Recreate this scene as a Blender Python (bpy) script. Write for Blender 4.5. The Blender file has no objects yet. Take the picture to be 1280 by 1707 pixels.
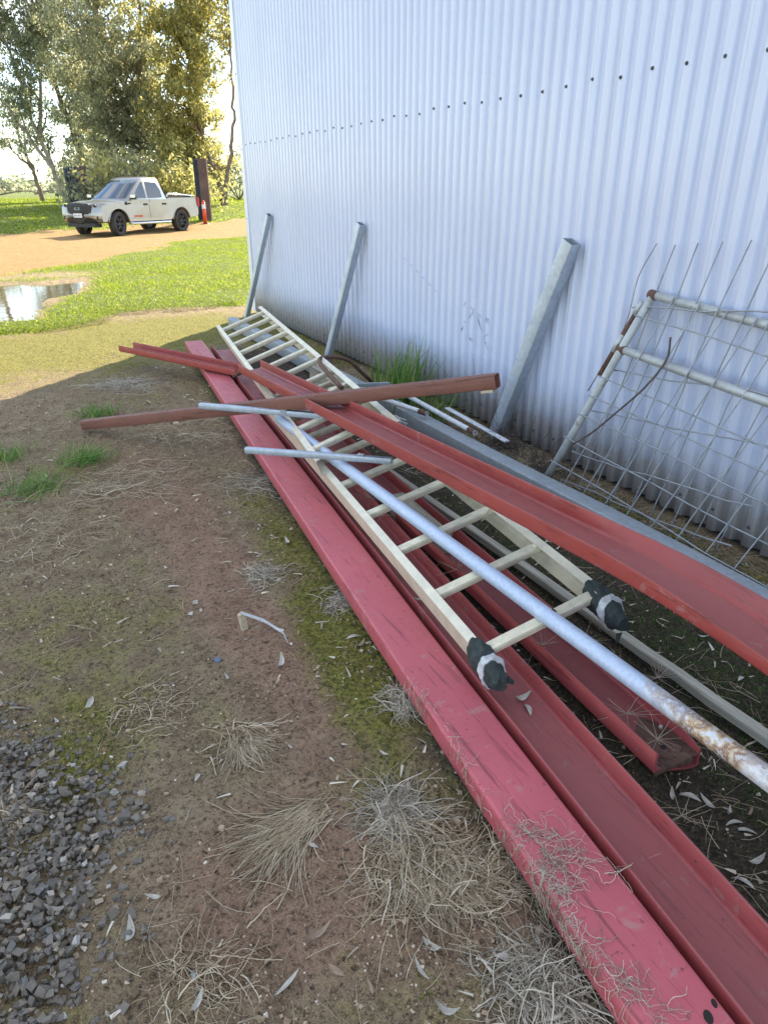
import bpy, bmesh, math, random
import numpy as np
from mathutils import Vector, Matrix

random.seed(7)
RNG = np.random.default_rng(7)
SC = bpy.context.scene
COL = SC.collection
PI = math.pi

# ------------------------------------------------------------------ camera
EYE = np.array([0.0, 0.0, 1.35])
PITCH = math.radians(25.01)
YAW = math.radians(26.54)
FPX = 1152.0                                   # focal length for a 1280 x 1707 frame
cam_d = bpy.data.cameras.new('camera')
cam_d.sensor_fit = 'VERTICAL'
cam_d.sensor_height = 36.0
cam_d.lens = FPX / 1707.0 * 36.0
cam_d.clip_start = 0.02
cam_d.clip_end = 6000.0
cam = bpy.data.objects.new('camera', cam_d)
COL.objects.link(cam)
cam.location = EYE
cam.rotation_euler = (PI / 2 - PITCH, 0, -YAW)
SC.camera = cam

# ------------------------------------------------------------------ sky and sun
SUN_AZ = math.atan2(0.68, 0.735)               # from +Y towards +X
SUN_EL = math.radians(33)
world = bpy.data.worlds.new('World')
SC.world = world
world.use_nodes = True
wn, wl = world.node_tree.nodes, world.node_tree.links
bg = wn['Background']
sky = wn.new('ShaderNodeTexSky')
sky.sky_type = 'NISHITA'
sky.sun_disc = False
sky.sun_elevation = SUN_EL
sky.sun_rotation = SUN_AZ
sky.air_density = 1.0
sky.dust_density = 0.1
sky.ozone_density = 1.4
tc = wn.new('ShaderNodeTexCoord')
mp = wn.new('ShaderNodeMapping')
mp.inputs['Scale'].default_value = (1.0, 1.0, 2.6)
cn = wn.new('ShaderNodeTexNoise')
cn.inputs['Scale'].default_value = 3.2
cn.inputs['Detail'].default_value = 7
cn.inputs['Roughness'].default_value = 0.58
cr = wn.new('ShaderNodeValToRGB')
cr.color_ramp.elements[0].position = 0.42
cr.color_ramp.elements[1].position = 0.66
cmx = wn.new('ShaderNodeMix')
cmx.data_type = 'RGBA'
cfac = wn.new('ShaderNodeMath'); cfac.operation = 'MULTIPLY'; cfac.inputs[1].default_value = 0.75
cmx.inputs['B'].default_value = (6.3, 6.15, 5.95, 1)
wl.new(tc.outputs['Generated'], mp.inputs['Vector'])
wl.new(mp.outputs['Vector'], cn.inputs['Vector'])
wl.new(cn.outputs['Fac'], cr.inputs['Fac'])
wl.new(cr.outputs['Color'], cfac.inputs[0])
wl.new(cfac.outputs[0], cmx.inputs['Factor'])
wl.new(sky.outputs['Color'], cmx.inputs['A'])
wl.new(cmx.outputs['Result'], bg.inputs['Color'])
bg.inputs['Strength'].default_value = 0.15

sun_v = Vector((math.sin(SUN_AZ) * math.cos(SUN_EL), math.cos(SUN_AZ) * math.cos(SUN_EL), math.sin(SUN_EL)))
sd = bpy.data.lights.new('sun', 'SUN')
sd.energy = 5.0
sd.angle = math.radians(0.55)
sd.color = (1.0, 0.88, 0.68)
so = bpy.data.objects.new('sun', sd)
COL.objects.link(so)
so.rotation_euler = sun_v.to_track_quat('Z', 'Y').to_euler()

SC.render.engine = 'CYCLES'
SC.view_settings.view_transform = 'Standard'
SC.view_settings.look = 'None'
SC.view_settings.gamma = 1.0
SC.view_settings.exposure = 1.5
SC.cycles.max_bounces = 6
SC.cycles.diffuse_bounces = 3
SC.cycles.glossy_bounces = 3
SC.cycles.transmission_bounces = 3
SC.cycles.caustics_reflective = False

# ------------------------------------------------------------------ plane helpers
_hd = np.array([math.sin(YAW), math.cos(YAW), 0.0])
_fw = _hd * math.cos(PITCH) - np.array([0, 0, 1.0]) * math.sin(PITCH)
_rt = np.array([math.cos(YAW), -math.sin(YAW), 0.0])
_up = np.cross(_rt, _fw)
def _ray(u, v): return (u - 640) * _rt + (853.5 - v) * _up + FPX * _fw
def gp(u, v, z=0.0):
    """point at height z seen in that direction of the survey photo"""
    r = _ray(u, v); return EYE + r * ((z - EYE[2]) / r[2])
def wp(u, v, x):
    """the same on the vertical plane at distance x"""
    r = _ray(u, v); return EYE + r * (x / r[0])

def smooth(a, b, t):
    t = np.clip((np.asarray(t, float) - a) / (b - a), 0, 1); return t * t * (3 - 2 * t)

_perm = RNG.random((256, 256))
def vnoise(x, y):
    xi = np.floor(x).astype(int); yi = np.floor(y).astype(int)
    fx = x - xi; fy = y - yi
    fx = fx * fx * (3 - 2 * fx); fy = fy * fy * (3 - 2 * fy)
    a = _perm[xi & 255, yi & 255]; b = _perm[(xi + 1) & 255, yi & 255]
    c = _perm[xi & 255, (yi + 1) & 255]; d = _perm[(xi + 1) & 255, (yi + 1) & 255]
    return (a * (1 - fx) + b * fx) * (1 - fy) + (c * (1 - fx) + d * fx) * fy
def fbm(x, y, f, o=4, g=0.5):
    s = 0.0; a = 1.0; n = 0.0
    for k in range(o):
        s = s + a * vnoise(x * f + 17.3 * k, y * f - 9.1 * k); n += a; a *= g; f *= 2.03
    return s / n

PUD = np.array([(-1.6, 12.9), (-0.32, 12.9), (0.2, 12.7), (0.84, 12.9), (0.75, 12.4), (0.42, 11.5), (0.12, 10.9),
                (-0.05, 10.0), (-0.05, 9.3), (-0.31, 9.4), (-1.2, 9.6), (-1.9, 11.0)])
def poly_sd(x, y, P):
    """signed distance to a polygon, negative inside"""
    x = np.asarray(x, float); y = np.asarray(y, float)
    d = np.full(x.shape, 1e9); ins = np.zeros(x.shape, bool)
    n = len(P)
    for i in range(n):
        ax, ay = P[i]; bx, by = P[(i + 1) % n]
        ex, ey = bx - ax, by - ay
        t = np.clip(((x - ax) * ex + (y - ay) * ey) / (ex * ex + ey * ey), 0, 1)
        d = np.minimum(d, np.hypot(x - ax - t * ex, y - ay - t * ey))
        c = ((ay > y) != (by > y)) & (x < (bx - ax) * (y - ay) / (by - ay + 1e-12) + ax)
        ins ^= c
    return np.where(ins, -d, d)
def road_lo(x): return np.interp(x, [-60, -10, -5, -.33, .7, 2.1, 4.1, 6.9, 12, 30, 80], [-40, 4, 9, 13.9, 15.2, 17.6, 21, 23.9, 27, 35, 55])
def road_hi(x): return np.interp(x, [-60, -10, -2, 1.8, 7.6, 11, 20, 80], [12, 22, 27.5, 28.6, 30.6, 33.5, 42, 85])
def grass_front(x): return np.interp(x, [-40, -5, -.31, .27, .96, 1.7, 2.57, 10], [4, 7.4, 8.2, 8.5, 8.95, 9.1, 9.0, 9.0])
CHA = lambda y: 0.682 + 0.0896 * (y - 0.426)     # left edge of the flat red channel

def terrain(x, y):
    x = np.asarray(x, float); y = np.asarray(y, float)
    r = np.hypot(x, y)
    z = 0.62 * smooth(24, 48, r) + 0.30 * smooth(48, 160, r)
    n = fbm(x, y, 1.3, 4) - 0.5
    near = 1 - smooth(9, 16, r)
    z = z + n * (0.022 * near + 0.05 * (1 - near))
    z = z + near * (fbm(x + 40, y, 9.0, 4, 0.65) - 0.5) * 0.026
    z = z + near * (fbm(x - 11, y + 5, 38.0, 2, 0.7) - 0.5) * 0.012
    sdp = poly_sd(x, y, PUD) + (fbm(x, y, 3.0, 3) - .5) * .45
    z = z - 0.06 * (1 - smooth(-0.25, 0.5, sdp))
    # wheel ruts on the road
    rl = road_lo(x); rh = road_hi(x)
    on = smooth(-.4, .4, y - rl) * smooth(-.4, .4, rh - y)
    z = z - 0.03 * on
    z = z + on * 0.02 * np.sin((y - rl) * 2.1 + fbm(x, y, .5, 2) * 3)
    # soil swept up a little against the shed
    z = z + 0.012 * smooth(2.1, 2.4, x) * (1 - smooth(8.6, 9.2, y)) - 0.006
    return z
def tz(x, y): return float(terrain(np.array([x]), np.array([y]))[0])
def gt(u, v):
    r = _ray(u, v); lo, hi = 0.3, 400.0
    r = r / math.hypot(r[0], r[1])
    prev = 0.3
    for t in np.geomspace(0.3, 400, 600):
        q = EYE + r * t
        if q[2] < tz(q[0], q[1]): break
        prev = t
    return EYE + r * prev

# ------------------------------------------------------------------ mesh helpers
def mesh_np(name, V, Q=None, T=None, smoothf=False):
    V = np.asarray(V, np.float32).reshape(-1, 3)
    me = bpy.data.meshes.new(name)
    Q = np.zeros((0, 4), np.int32) if Q is None else np.asarray(Q, np.int32).reshape(-1, 4)
    T = np.zeros((0, 3), np.int32) if T is None else np.asarray(T, np.int32).reshape(-1, 3)
    nl = Q.size + T.size
    me.vertices.add(len(V)); me.vertices.foreach_set('co', V.ravel())
    me.loops.add(nl); me.loops.foreach_set('vertex_index', np.concatenate([Q.ravel(), T.ravel()]))
    me.polygons.add(len(Q) + len(T))
    ls = np.concatenate([np.arange(len(Q)) * 4, Q.size + np.arange(len(T)) * 3]).astype(np.int32)
    me.polygons.foreach_set('loop_start', ls)
    me.polygons.foreach_set('use_smooth', np.full(len(Q) + len(T), bool(smoothf)))
    me.update(calc_edges=True)
    return me
def ob(name, me, mat=None, parent=None):
    o = bpy.data.objects.new(name, me)
    COL.objects.link(o)
    if mat is not None and me is not None and not me.materials: me.materials.append(mat)
    if parent is not None: o.parent = parent
    return o
def tag(o, label=None, cat=None, group=None, kind=None):
    if label: o['label'] = label
    if cat: o['category'] = cat
    if group: o['group'] = group
    if kind: o['kind'] = kind
    return o
def empty(name, loc=(0, 0, 0), rz=0.0):
    o = bpy.data.objects.new(name, None); COL.objects.link(o)
    o.location = loc; o.rotation_euler = (0, 0, rz); o.empty_display_size = 0.1
    return o
def root_at(name, loc):
    return empty(name, loc)
def part(name, me, mat, root):
    """mesh given in world coordinates, parented under an unrotated root"""
    me.transform(Matrix.Translation(-Vector(root.location)))
    return ob(name, me, mat, root)
def sub(name, me, mat, parent, root):
    me.transform(Matrix.Translation(-Vector(root.location)))
    return ob(name, me, mat, parent)

class MB:
    """collects simple solids"""
    def __init__(s): s.V = []; s.F = []; s.sm = []
    def add(s, V, F, sm=False):
        b = len(s.V); s.V += [tuple(map(float, v)) for v in V]; s.F += [tuple(i + b for i in f) for f in F]; s.sm += [sm] * len(F)
    def box(s, c, d, rot=None):
        c = np.array(c, float); d = np.array(d, float) / 2
        V = np.array([(x, y, z) for x in (-1, 1) for y in (-1, 1) for z in (-1, 1)]) * d
        if rot is not None: V = V @ np.array(rot).T
        s.add(V + c, [(0, 1, 3, 2), (4, 6, 7, 5), (0, 4, 5, 1), (2, 3, 7, 6), (0, 2, 6, 4), (1, 5, 7, 3)])
    def cyl(s, p0, p1, r0, r1=None, n=12, cap=True, sm=True):
        r1 = r0 if r1 is None else r1
        p0 = np.array(p0, float); p1 = np.array(p1, float); d = p1 - p0; d /= np.linalg.norm(d)
        a = np.cross(d, (0, 0, 1) if abs(d[2]) < .9 else (1, 0, 0)); a /= np.linalg.norm(a); b = np.cross(d, a)
        V = []
        for p, r in ((p0, r0), (p1, r1)):
            for k in range(n):
                t = 2 * PI * k / n; V.append(p + r * (math.cos(t) * a + math.sin(t) * b))
        F = [(k, (k + 1) % n, n + (k + 1) % n, n + k) for k in range(n)]
        s.add(V, F, sm)
        if cap:
            s.add(V, [tuple(range(n))[::-1], tuple(range(n, 2 * n))])
    def path(s, pts, r, n=8, cap=True):
        pts = np.array(pts, float); m = len(pts)
        r = np.full(m, r) if np.isscalar(r) else np.array(r, float)
        V = []; prev = None
        for i in range(m):
            d = pts[min(i + 1, m - 1)] - pts[max(i - 1, 0)]; d /= np.linalg.norm(d) + 1e-12
            if prev is None: a = np.cross(d, (0, 0, 1) if abs(d[2]) < .9 else (1, 0, 0))
            else: a = prev - d * (prev @ d)
            a /= np.linalg.norm(a) + 1e-12; prev = a; b = np.cross(d, a)
            for k in range(n):
                t = 2 * PI * k / n; V.append(pts[i] + r[i] * (math.cos(t) * a + math.sin(t) * b))
        F = [(i * n + k, i * n + (k + 1) % n, (i + 1) * n + (k + 1) % n, (i + 1) * n + k) for i in range(m - 1) for k in range(n)]
        s.add(V, F, True)
        if cap: s.add(V, [tuple(range(n))[::-1], tuple(range((m - 1) * n, m * n))])
    def extrude(s, prof, frames, cap=True, sm=False, closed=True):
        """prof: list of (a, b); frames: list of (origin, A, B)"""
        n = len(prof); V = []
        for o, A, B in frames:
            for a, b in prof: V.append(np.array(o) + a * np.array(A) + b * np.array(B))
        m = len(frames)
        F = [(i * n + k, i * n + (k + 1) % n, (i + 1) * n + (k + 1) % n, (i + 1) * n + k) for i in range(m - 1) for k in range(n if closed else n - 1)]
        s.add(V, F, sm)
        if cap: s.add(V, [tuple(range(n))[::-1], tuple(range((m - 1) * n, m * n))])
    def mesh(s, name, weld=0.0, fix=True):
        me = bpy.data.meshes.new(name)
        me.from_pydata(s.V, [], s.F)
        me.polygons.foreach_set('use_smooth', s.sm)
        if fix:
            bm = bmesh.new(); bm.from_mesh(me)
            bmesh.ops.remove_doubles(bm, verts=bm.verts, dist=max(weld, 1e-5))
            bmesh.ops.recalc_face_normals(bm, faces=bm.faces)
            bm.to_mesh(me); bm.free()
        return me
def smooth_angle(me, deg=35):
    me.polygons.foreach_set('use_smooth', np.ones(len(me.polygons), bool))
    me.set_sharp_from_angle(angle=math.radians(deg))
    return me

def tubes(paths, radii, n=3):
    """paths (N,S,3), radii (N,S) -> V, Q (no caps)"""
    P = np.asarray(paths, float); N, S, _ = P.shape
    R = np.broadcast_to(np.asarray(radii, float), (N, S))
    D = np.gradient(P, axis=1); D /= np.linalg.norm(D, axis=2, keepdims=True) + 1e-9
    ref = np.tile(np.array([0.31, 0.17, 0.93]), (N, S, 1))
    A = np.cross(D, ref); A /= np.linalg.norm(A, axis=2, keepdims=True) + 1e-9
    B = np.cross(D, A)
    ang = np.arange(n) * 2 * PI / n
    V = P[:, :, None, :] + R[:, :, None, None] * (np.cos(ang)[None, None, :, None] * A[:, :, None, :] + np.sin(ang)[None, None, :, None] * B[:, :, None, :])
    idx = np.arange(N * S * n).reshape(N, S, n)
    a = idx[:, :-1, :]; b = np.roll(idx, -1, 2)[:, :-1, :]; c = np.roll(idx, -1, 2)[:, 1:, :]; d = idx[:, 1:, :]
    return V.reshape(-1, 3), np.stack([a, b, c, d], -1).reshape(-1, 4)
def ribbons(P0, D0, L, W, bend, seg=3, rng=RNG):
    """blades: roots P0 (N,3), directions, lengths, widths, bend vectors"""
    N = len(P0); t = np.linspace(0, 1, seg + 1)
    C = P0[:, None, :] + (D0 * L[:, None])[:, None, :] * t[None, :, None] + (bend * L[:, None])[:, None, :] * (t ** 2)[None, :, None]
    ang = rng.random(N) * 2 * PI
    sd_ = np.stack([np.cos(ang), np.sin(ang), np.zeros(N)], 1)
    sd_ -= D0 * np.sum(sd_ * D0, 1, keepdims=True); sd_ /= np.linalg.norm(sd_, axis=1, keepdims=True) + 1e-9
    wt = (1 - t) ** 0.6 * 0.97 + 0.03
    off = sd_[:, None, :] * (W[:, None] * wt[None, :] * 0.5)[:, :, None]
    V = np.stack([C - off, C + off], 2)
    idx = np.arange(N * (seg + 1) * 2).reshape(N, seg + 1, 2)
    Q = np.stack([idx[:, :-1, 0], idx[:, :-1, 1], idx[:, 1:, 1], idx[:, 1:, 0]], -1).reshape(-1, 4)
    return V.reshape(-1, 3), Q

# ------------------------------------------------------------------ materials
def new_mat(name):
    m = bpy.data.materials.new(name); m.use_nodes = True
    nt = m.node_tree; b = nt.nodes['Principled BSDF']
    return m, nt, b
def N(nt, t, **kw):
    n = nt.nodes.new('ShaderNode' + t)
    for k, v in kw.items(): setattr(n, k, v)
    return n
def noise(nt, scale, detail=4, rough=0.55, coord='Object', vec=None, dist=0.0):
    n = N(nt, 'TexNoise')
    n.inputs['Scale'].default_value = scale; n.inputs['Detail'].default_value = detail
    n.inputs['Roughness'].default_value = rough; n.inputs['Distortion'].default_value = dist
    if vec is None:
        t = N(nt, 'TexCoord'); vec = t.outputs[coord]
    nt.links.new(vec, n.inputs['Vector'])
    return n
def ramp(nt, fac, stops):
    r = N(nt, 'ValToRGB'); e = r.color_ramp.elements
    while len(e) > 1: e.remove(e[-1])
    e[0].position = stops[0][0]; e[0].color = (*stops[0][1], 1)
    for p, c in stops[1:]:
        k = e.new(p); k.color = (*c, 1)
    nt.links.new(fac, r.inputs['Fac'])
    return r
def mixc(nt, f, a, b):
    m = N(nt, 'Mix', data_type='RGBA')
    for s, v in (('Factor', f), ('A', a), ('B', b)):
        i = m.inputs[s]
        if hasattr(v, 'links') or hasattr(v, 'is_linked'): nt.links.new(v, i)
        elif s == 'Factor': i.default_value = v
        else: i.default_value = (*v, 1)
    return m.outputs['Result']
def bump(nt, b, h, strength=0.3, dist=0.01):
    n = N(nt, 'Bump'); n.inputs['Strength'].default_value = strength; n.inputs['Distance'].default_value = dist
    nt.links.new(h, n.inputs['Height'])
    prev = b.inputs['Normal']
    if prev.is_linked:
        nt.links.new(prev.links[0].from_socket, n.inputs['Normal'])
    nt.links.new(n.outputs['Normal'], prev)
def g3(v): return (v, v, v)

def painted_steel(name, base, dust, rust, rough=0.5, scuff=0.62, spots=0.66, settle=0.0):
    m, nt, b = new_mat(name)
    n1 = noise(nt, 3.0, 5, 0.6); n2 = noise(nt, 60, 4, 0.6); n3 = noise(nt, 14, 6, 0.7, dist=0.6)
    c = mixc(nt, ramp(nt, n1.outputs['Fac'], [(0.35, g3(0)), (0.7, g3(1))]).outputs['Color'], base, tuple(min(1, x * 1.18) for x in base))
    c = mixc(nt, ramp(nt, n3.outputs['Fac'], [(scuff, g3(0)), (scuff + 0.07, g3(.75))]).outputs['Color'], c, dust)
    c = mixc(nt, ramp(nt, n2.outputs['Fac'], [(spots, g3(0)), (spots + 0.06, g3(.8))]).outputs['Color'], c, rust)
    mp_ = N(nt, 'Mapping'); mp_.inputs['Scale'].default_value = (55, 3.0, 55); tc_ = N(nt, 'TexCoord'); nt.links.new(tc_.outputs['Object'], mp_.inputs['Vector'])
    n5 = noise(nt, 1.0, 4, 0.7, vec=mp_.outputs['Vector'], dist=0.4)
    c = mixc(nt, ramp(nt, n5.outputs['Fac'], [(0.57, g3(0)), (0.66, g3(.75))]).outputs['Color'], c, tuple(x * .45 for x in base))
    c = mixc(nt, ramp(nt, n5.outputs['Fac'], [(0.28, g3(.4)), (0.38, g3(0))]).outputs['Color'], c, dust)
    if settle > 0:      # dust lies on faces that look up
        ge = N(nt, 'NewGeometry'); sz = N(nt, 'SeparateXYZ'); nt.links.new(ge.outputs['Normal'], sz.inputs[0])
        f1_ = ramp(nt, sz.outputs['Z'], [(0.75, g3(0)), (0.98, g3(settle))])
        f2_ = N(nt, 'Math', operation='MULTIPLY'); nt.links.new(f1_.outputs['Color'], f2_.inputs[0])
        f3_ = ramp(nt, n1.outputs['Fac'], [(0.3, g3(.6)), (0.7, g3(1))]); nt.links.new(f3_.outputs['Color'], f2_.inputs[1])
        c = mixc(nt, f2_.outputs[0], c, (0.17, 0.088, 0.085))
    nt.links.new(c, b.inputs['Base Color'])
    r = ramp(nt, n3.outputs['Fac'], [(0.3, g3(rough - .08)), (0.75, g3(rough + .22))])
    nt.links.new(r.outputs['Color'], b.inputs['Roughness'])
    bump(nt, b, n2.outputs['Fac'], 0.12, 0.002)
    bump(nt, b, n3.outputs['Fac'], 0.10, 0.004)
    return m
M = {}
M['red'] = painted_steel('red_primer', (0.45, 0.092, 0.108), (0.44, 0.20, 0.19), (0.12, 0.04, 0.038), 0.45, 0.58, 0.64)
M['red_dark'] = painted_steel('red_primer_dull', (0.33, 0.065, 0.062), (0.33, 0.17, 0.14), (0.09, 0.035, 0.03), 0.52, 0.60, 0.66, .5)
M['red_orange'] = painted_steel('red_oxide', (0.30, 0.052, 0.042), (0.34, 0.16, 0.14), (0.12, 0.045, 0.035), 0.45, 0.60, 0.66, .42)
M['brown_steel'] = painted_steel('brown_oxide', (0.175, 0.07, 0.048), (0.25, 0.15, 0.11), (0.08, 0.035, 0.022), 0.6, 0.60, 0.62)
M['rust'] = painted_steel('rusty_iron', (0.115, 0.060, 0.042), (0.19, 0.11, 0.07), (0.05, 0.028, 0.02), 0.8, 0.5, 0.55)

def galv(name, base, metallic=0.55, rough=0.42, rustamt=0.0):
    m, nt, b = new_mat(name)
    v = N(nt, 'TexVoronoi'); v.inputs['Scale'].default_value = 55
    t = N(nt, 'TexCoord'); nt.links.new(t.outputs['Object'], v.inputs['Vector'])
    n1 = noise(nt, 5, 5, 0.65)
    n2 = noise(nt, 22, 5, 0.7)
    sep = N(nt, 'SeparateColor'); nt.links.new(v.outputs['Color'], sep.inputs['Color'])
    c = mixc(nt, sep.outputs['Red'], tuple(x * 0.88 for x in base), tuple(min(1, x * 1.07) for x in base))
    c = mixc(nt, ramp(nt, n1.outputs['Fac'], [(0.4, g3(0)), (0.75, g3(.55))]).outputs['Color'], c, tuple(x * 0.72 for x in base))
    c = mixc(nt, ramp(nt, n2.outputs['Fac'], [(0.62, g3(0)), (0.72, g3(.5))]).outputs['Color'], c, (0.55, 0.56, 0.56))
    if rustamt > 0:
        n4 = noise(nt, 9, 5, 0.7)
        c = mixc(nt, ramp(nt, n4.outputs['Fac'], [(0.75 - rustamt, g3(0)), (0.82 - rustamt, g3(.8))]).outputs['Color'], c, (0.20, 0.105, 0.055))
    nt.links.new(c, b.inputs['Base Color'])
    b.inputs['Metallic'].default_value = metallic
    r = ramp(nt, n1.outputs['Fac'], [(0.3, g3(rough)), (0.8, g3(rough + 0.2))])
    nt.links.new(r.outputs['Color'], b.inputs['Roughness'])
    bump(nt, b, n2.outputs['Fac'], 0.06, 0.002)
    return m
M['galv'] = galv('galvanised_steel', (0.46, 0.52, 0.58))
M['galv_dull'] = galv('galvanised_dull', (0.34, 0.37, 0.39), 0.35, 0.55)
M['galv_rust'] = galv('galvanised_rusting', (0.47, 0.49, 0.48), 0.35, 0.5, 0.14)
M['wire'] = galv('galvanised_wire', (0.34, 0.36, 0.38), 0.45, 0.5, 0.10)
M['conduit'] = galv('pale_conduit', (0.66, 0.68, 0.70), 0.1, 0.5, 0.04)

def pipe_mat():
    """galvanised pipe whose last metre near the end is rusty with white paint"""
    m, nt, b = new_mat('long_pipe_steel')
    t = N(nt, 'TexCoord'); sp = N(nt, 'SeparateXYZ'); nt.links.new(t.outputs['Object'], sp.inputs[0])
    v = N(nt, 'TexVoronoi'); v.inputs['Scale'].default_value = 130; nt.links.new(t.outputs['Object'], v.inputs['Vector'])
    n1 = noise(nt, 30, 6, 0.7); n2 = noise(nt, 11, 5, 0.7)
    sep = N(nt, 'SeparateColor'); nt.links.new(v.outputs['Color'], sep.inputs['Color'])
    c = mixc(nt, sep.outputs['Red'], (0.42, 0.50, 0.62), (0.50, 0.58, 0.70))
    c = mixc(nt, ramp(nt, n1.outputs['Fac'], [(0.56, g3(0)), (0.66, g3(.4))]).outputs['Color'], c, (0.62, 0.68, 0.75))
    # rust zone: object Y runs along the pipe from the near end
    ad = N(nt, 'Math', operation='MULTIPLY_ADD'); nt.links.new(n2.outputs['Fac'], ad.inputs[0]); ad.inputs[1].default_value = 0.34
    nt.links.new(sp.outputs['Y'], ad.inputs[2])
    z1 = ramp(nt, ad.outputs[0], [(0.0, g3(1)), (0.72, g3(1)), (0.86, g3(0))])
    cr_ = ramp(nt, n1.outputs['Fac'], [(0.38, (0.62, 0.63, 0.63)), (0.47, (0.50, 0.36, 0.20)), (0.54, (0.22, 0.11, 0.07)), (0.62, (0.60, 0.59, 0.55)), (0.72, (0.26, 0.2, 0.22))])
    c = mixc(nt, z1.outputs['Color'], c, cr_.outputs['Color'])
    z2 = ramp(nt, ad.outputs[0], [(0.0, g3(1)), (0.50, g3(1)), (0.58, g3(0))])
    cw = mixc(nt, ramp(nt, n1.outputs['Fac'], [(0.55, g3(0)), (0.6, g3(1))]).outputs['Color'], (0.72, 0.73, 0.74), (0.35, 0.24, 0.15))
    c = mixc(nt, z2.outputs['Color'], c, cw)
    nt.links.new(c, b.inputs['Base Color'])
    b.inputs['Metallic'].default_value = 0.2; b.inputs['Roughness'].default_value = 0.5
    bump(nt, b, n1.outputs['Fac'], 0.15, 0.002)
    return m
M['pipe'] = pipe_mat()

def simple(name, base, rough=0.6, metallic=0.0, var=0.15, scale=20, bumps=0.1, bd=0.003):
    m, nt, b = new_mat(name)
    n1 = noise(nt, scale, 5, 0.65)
    c = mixc(nt, ramp(nt, n1.outputs['Fac'], [(0.3, g3(0)), (0.7, g3(1))]).outputs['Color'], tuple(x * (1 - var) for x in base), tuple(min(1, x * (1 + var)) for x in base))
    nt.links.new(c, b.inputs['Base Color'])
    b.inputs['Roughness'].default_value = rough; b.inputs['Metallic'].default_value = metallic
    if bumps: bump(nt, b, n1.outputs['Fac'], bumps, bd)
    return m
M['alu'] = simple('aged_aluminium', (0.73, 0.67, 0.50), 0.45, 0.2, 0.14, 14, 0.05)
M['alu_rung'] = simple('aged_aluminium_rung', (0.75, 0.695, 0.53), 0.5, 0.2, 0.16, 30, 0.05)
M['rubber'] = simple('dark_cloth', (0.030, 0.040, 0.038), 0.85, 0, 0.5, 60, 0.7, 0.004)
M['tape'] = simple('grubby_white_tape', (0.50, 0.51, 0.51), 0.7, 0, 0.25, 50, 0.5, 0.004)
M['hole'] = simple('dark_hole', (0.02, 0.014, 0.012), 0.9)
M['bolt'] = simple('bolt_zinc', (0.55, 0.55, 0.52), 0.4, 0.5)
M['screw'] = simple('weathered_screw', (0.10, 0.105, 0.12), 0.5, 0.4)

def timber(name, a, b2):
    m, nt, b = new_mat(name)
    t = N(nt, 'TexCoord'); mpn = N(nt, 'Mapping'); mpn.inputs['Scale'].default_value = (60, 2.5, 60)
    nt.links.new(t.outputs['Object'], mpn.inputs['Vector'])
    n1 = noise(nt, 1.0, 6, 0.7, vec=mpn.outputs['Vector'])
    c = ramp(nt, n1.outputs['Fac'], [(0.3, a), (0.55, b2), (0.75, tuple(x * 1.25 for x in b2))])
    nt.links.new(c.outputs['Color'], b.inputs['Base Color']); b.inputs['Roughness'].default_value = 0.85
    bump(nt, b, n1.outputs['Fac'], 0.5, 0.003)
    return m
M['timber'] = timber('weathered_timber', (0.19, 0.175, 0.13), (0.40, 0.37, 0.29))
M['stake'] = timber('pale_timber', (0.35, 0.27, 0.17), (0.5, 0.42, 0.30))

def shed_mat():
    m, nt, b = new_mat('white_sheet_metal')
    t = N(nt, 'TexCoord'); geo = N(nt, 'NewGeometry')
    sp = N(nt, 'SeparateXYZ'); nt.links.new(geo.outputs['Position'], sp.inputs[0])
    n1 = noise(nt, 1.2, 5, 0.6, vec=geo.outputs['Position']); n2 = noise(nt, 26, 5, 0.7, vec=geo.outputs['Position'])
    mpn = N(nt, 'Mapping'); mpn.inputs['Scale'].default_value = (8, 8, 0.5); nt.links.new(geo.outputs['Position'], mpn.inputs['Vector'])
    n3 = noise(nt, 1.0, 4, 0.6, vec=mpn.outputs['Vector'])
    c = mixc(nt, ramp(nt, n1.outputs['Fac'], [(0.3, g3(0)), (0.7, g3(1))]).outputs['Color'], (0.565, 0.615, 0.745), (0.62, 0.67, 0.795))
    c = mixc(nt, ramp(nt, n3.outputs['Fac'], [(0.55, g3(0)), (0.8, g3(.25))]).outputs['Color'], c, (0.62, 0.61, 0.60))
    # mud splash along the foot of the sheets
    ad = N(nt, 'Math', operation='MULTIPLY_ADD'); nt.links.new(n2.outputs['Fac'], ad.inputs[0]); ad.inputs[1].default_value = -0.32
    nt.links.new(sp.outputs['Z'], ad.inputs[2])
    mud = ramp(nt, ad.outputs[0], [(0.0, g3(.6)), (0.05, g3(.28)), (0.20, g3(0.0))])
    c = mixc(nt, mud.outputs['Color'], c, (0.42, 0.36, 0.30))
    # rare dark specks
    c = mixc(nt, ramp(nt, n2.outputs['Fac'], [(0.74, g3(0)), (0.78, g3(.5))]).outputs['Color'], c, (0.45, 0.42, 0.40))
    nt.links.new(c, b.inputs['Base Color'])
    b.inputs['Roughness'].default_value = 0.2
    b.inputs['Specular IOR Level'].default_value = 0.5
    return m
M['shed'] = shed_mat()
M['flashing'] = simple('white_flashing', (0.68, 0.72, 0.80), 0.35, 0, 0.04, 3, 0.02)
M['gap'] = simple('dark_seam', (0.05, 0.055, 0.065), 0.8)

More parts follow.
